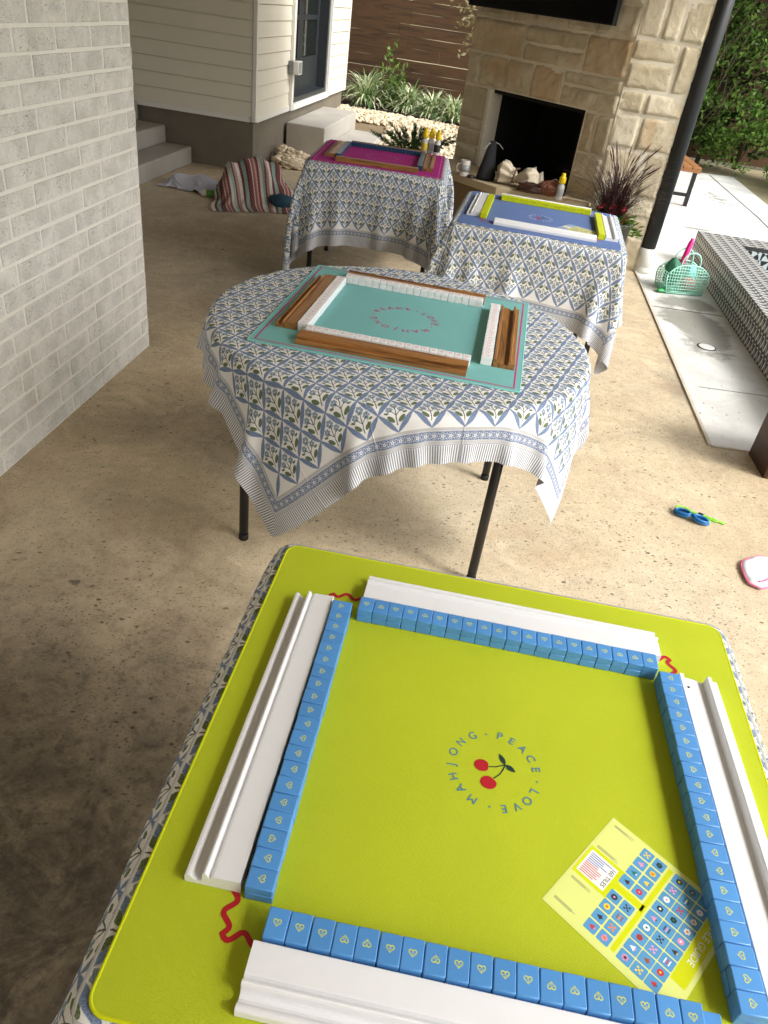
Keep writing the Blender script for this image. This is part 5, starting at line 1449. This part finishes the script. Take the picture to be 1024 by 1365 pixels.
for k in range(9):
    a = rd.uniform(0, 6.28); h = rd.uniform(.3, .62); s_ = rd.uniform(.05, .2); brs.append([(0, 0, 0), (s_*.5*math.cos(a), s_*.5*math.sin(a), h*.5), (s_*math.cos(a), s_*math.sin(a), h)])
brs.append([(0, 0, .3), (-.04, 0, .6), (-.08, .02, .8)])
twig_plant('leafy_shrub', 'small leafy green shrub with one tall twig between grass clumps', 'shrub', (-.80, 12.28, .21), brs, .075, .036, m_leafg, 3, 22, .05, m_bark)
brs = []
for k in range(10):
    z = rd.uniform(.9, 1.5); a = rd.uniform(2.2, 4.2); l = rd.uniform(.25, .55); brs.append([(.0, 0, z), (l*.5*math.cos(a), l*.5*math.sin(a), z+.06), (l*math.cos(a), l*math.sin(a), z-.02)])
brs.append([(0, 0, 0), (.02, .02, .6), (0, 0, 1.2), (-.05, 0, 1.7)])
twig_plant('sapling', 'sparse pale leaved sapling in front of the fence next to the chimney', 'sapling', (.42, 12.1, .21), brs, .08, .045, mat_leaf('pale_leaf', (108, 104, 70), (170, 160, 116)), 8, 7, .05, m_bark, .009)
# foxtail fern in a pot behind the magenta table
ft = thing('foxtail_fern', 'dark green foxtail fern with upright plumes behind the magenta table', 'fern', (-.23, 7.72, 0))
MB().lathe([(0, 0), (.13, 0), (.15, .02), (.175, .28), (.185, .285), (.185, .31), (.165, .31), (.16, .27), (0, .265)], n=28).build('pot', plain('grey_pot', (96, 92, 86), .7, .15), ft)
rd = random.Random(11); pts = []; mb = MB()
for k in range(26):
    a = rd.uniform(0, 6.28); out = rd.uniform(.03, .42); h = rd.uniform(.26, .50)*(1-.45*out)
    P = [Vector((out*s_**1.3*math.cos(a)*1.0, out*s_**1.3*math.sin(a)*.8, .26+h*s_*(1.1-.25*s_))) for s_ in np.linspace(0, 1, 7)]
    mb.tube([tuple(p) for p in P], .003, 4)
    for i in range(6):
        for j in range(46):
            f = rd.random(); c = P[i].lerp(P[i+1], f); d = (P[i+1]-P[i]).normalized(); th = rd.uniform(0, 6.28); u_ = d.orthogonal().normalized(); v_ = d.cross(u_)
            tt = (i+f)/6; pts.append((c, (u_*math.cos(th)+v_*math.sin(th))*(1.0-.5*tt)+d*.7))
mb.build('stem', m_leafd, ft); V, F = leafset(pts, .040, .0062, 5); npmesh('foliage', V, F, mat_leaf('fern_green', (36, 72, 28), (84, 122, 52)), ft)
# purple fountain grass with red flowers in a pot by the column
fg = thing('fountain_grass_pot', 'pot of purple fountain grass with red flowers beside the stone column', 'potted plant', (1.34, 5.92, 0))
MB().lathe([(0, 0), (.12, 0), (.14, .02), (.17, .41), (.18, .415), (.18, .44), (.158, .44), (.15, .40), (0, .395)], n=28).build('pot', plain('clay_grey_pot', (70, 66, 64), .7, .15), fg)
V, F = blades(560, 0, .30, .74, .0042, 1.8, .07, 77, (.50, 1.0), segs=8); V = [(x, y, z+.40) for x, y, z in V]
npmesh('grass_blades', V, F, mat_leaf('purple_blade', (30, 15, 20), (66, 38, 38), .5, .12), fg)
mb = MB(); rd = random.Random(5); pl_ = []
for k in range(22):
    a = rd.uniform(0, 6.28); o_ = rd.uniform(.05, .28); h = rd.uniform(.5, .78)
    P = [Vector((o_*s_**2*math.cos(a), o_*s_**2*math.sin(a), .40+h*.8*s_*(1.08-.14*s_))) for s_ in np.linspace(0, 1, 7)]; mb.tube([tuple(p) for p in P], .0016, 4)
    mb.tube([tuple(P[5]), tuple(P[5].lerp(P[6], .5)), tuple(P[6])], [.003, .006, .001], 5)
mb.build('seed_plume', plain('plume_brown', (88, 60, 56), .9, .2), fg)
pts = []; rd = random.Random(9)
for _ in range(420):
    a = rd.uniform(0, 6.28); r_0 = .17*math.sqrt(rd.random()); z = .41+rd.uniform(0, .10)*(1-r_0*2); 
    if rd.random() < .35: r_0 += .05; z -= .05
    pts.append(((r_0*math.cos(a), r_0*math.sin(a)-.02, z), (math.cos(a), math.sin(a), rd.uniform(-.2, .8))))
V, F = leafset(pts, .045, .022, 6); npmesh('foliage', V, F, m_leafg, fg)
pts = []
for _ in range(14):
    a = rd.uniform(3.3, 6.1); r_0 = rd.uniform(.06, .19); c = Vector((r_0*math.cos(a), r_0*math.sin(a), .47+rd.uniform(0, .09)))
    for k in range(12): pts.append((c+Vector((rd.gauss(0, .008),)*3), (rd.uniform(-1, 1), rd.uniform(-1, 1), rd.uniform(0, 1))))
V, F = leafset(pts, .022, .018, 7); npmesh('flower', V, F, plain('dark_red_petal', (150, 20, 44), .6, .2, 30), fg)

# tall hedge on the right
hd = thing('hedge', 'tall dense glossy evergreen hedge beyond the pale pool deck', 'hedge', (0, 0, 0))
rd = random.Random(21); pts = []; mb = MB(); inner = []
def hedge_front(x):   # the front surface of the hedge in plan
    return 12.55+.25*math.sin(x*2.1)+.15*math.sin(x*5.3) if x < 4.75 else 12.55-(x-4.75)*2.3
def cluster(c, d, n, rad):
    for _ in range(n):
        p = c+Vector((rd.gauss(0, rad), rd.gauss(0, rad), rd.gauss(0, rad*.8)))
        pts.append((p, d*.8+Vector((rd.uniform(-1, 1), rd.uniform(-1, 1), rd.uniform(-.35, .9)))))
for k in range(3600):
    if rd.random() < .86: x = 2.3+3.6*rd.random()**1.25; y = 12.6+.22*math.sin(x*2.1)+.15*math.sin(x*5.3); dn = Vector((0, -1, .3))
    else: s_ = rd.random(); x = 4.75+s_*1.0; y = 12.6-s_*3.6; dn = Vector((-1, -.35, .3))
    z = rd.uniform(.06, 3.4 if y > 12 else .9); bulge = .28*n3(x*1.4, y*1.4, z*1.6)+.14*n3(x*3.7, y*3.7, z*3.9)
    c = Vector((x, y, z))-dn*(-bulge)*1.0+dn*rd.uniform(-.30, .10)
    if n3(x*2.3+5, y*2.3, z*2.6) > .02 and rd.random() < .9: continue
    cluster(c, dn, 15, .075)
V, F = leafset(pts, .085, .038, 12); npmesh('foliage', V, F, mat_leaf('glossy_leaf', (62, 102, 38), (158, 194, 98), .28, .35), hd)
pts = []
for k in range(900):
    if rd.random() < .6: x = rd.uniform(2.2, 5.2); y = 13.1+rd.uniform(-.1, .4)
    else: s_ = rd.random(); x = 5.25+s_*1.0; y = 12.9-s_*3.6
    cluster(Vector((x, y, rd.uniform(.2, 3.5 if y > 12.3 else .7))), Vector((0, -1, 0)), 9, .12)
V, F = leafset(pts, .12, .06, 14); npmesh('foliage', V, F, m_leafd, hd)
for k in range(46):
    x = rd.uniform(2.6, 5.4); y = 12.9 if x < 4.8 else 12.9-(x-4.8)*3.2; z = rd.uniform(.1, 1.6); a = rd.uniform(-.5, .5)
    mb.tube([(x, y+.1, z), (x+a*.3, y-.1, z+.4), (x+a*.7, y-.28, z+.75), (x+a*1.0, y-.36, z+1.05)], [.008, .006, .004, .002], 5)
for x in (2.7, 3.4, 4.1, 4.7): mb.tube([(x, 13.25, 0), (x+.05, 13.25, 1.6), (x, 13.3, 3.2)], [.04, .03, .012], 8)
mb.build('stem', m_bark, hd)
f3 = thing('board_fence', 'dark board fence directly behind the back of the hedge', 'fence', (4.6, 13.75, 0), 0)
mb = MB()
for k in range(22): mb.box((0, .012*(k % 2), .1+k*.15), (4.6, .022, .16))
mb.build('board', m_fence, f3)
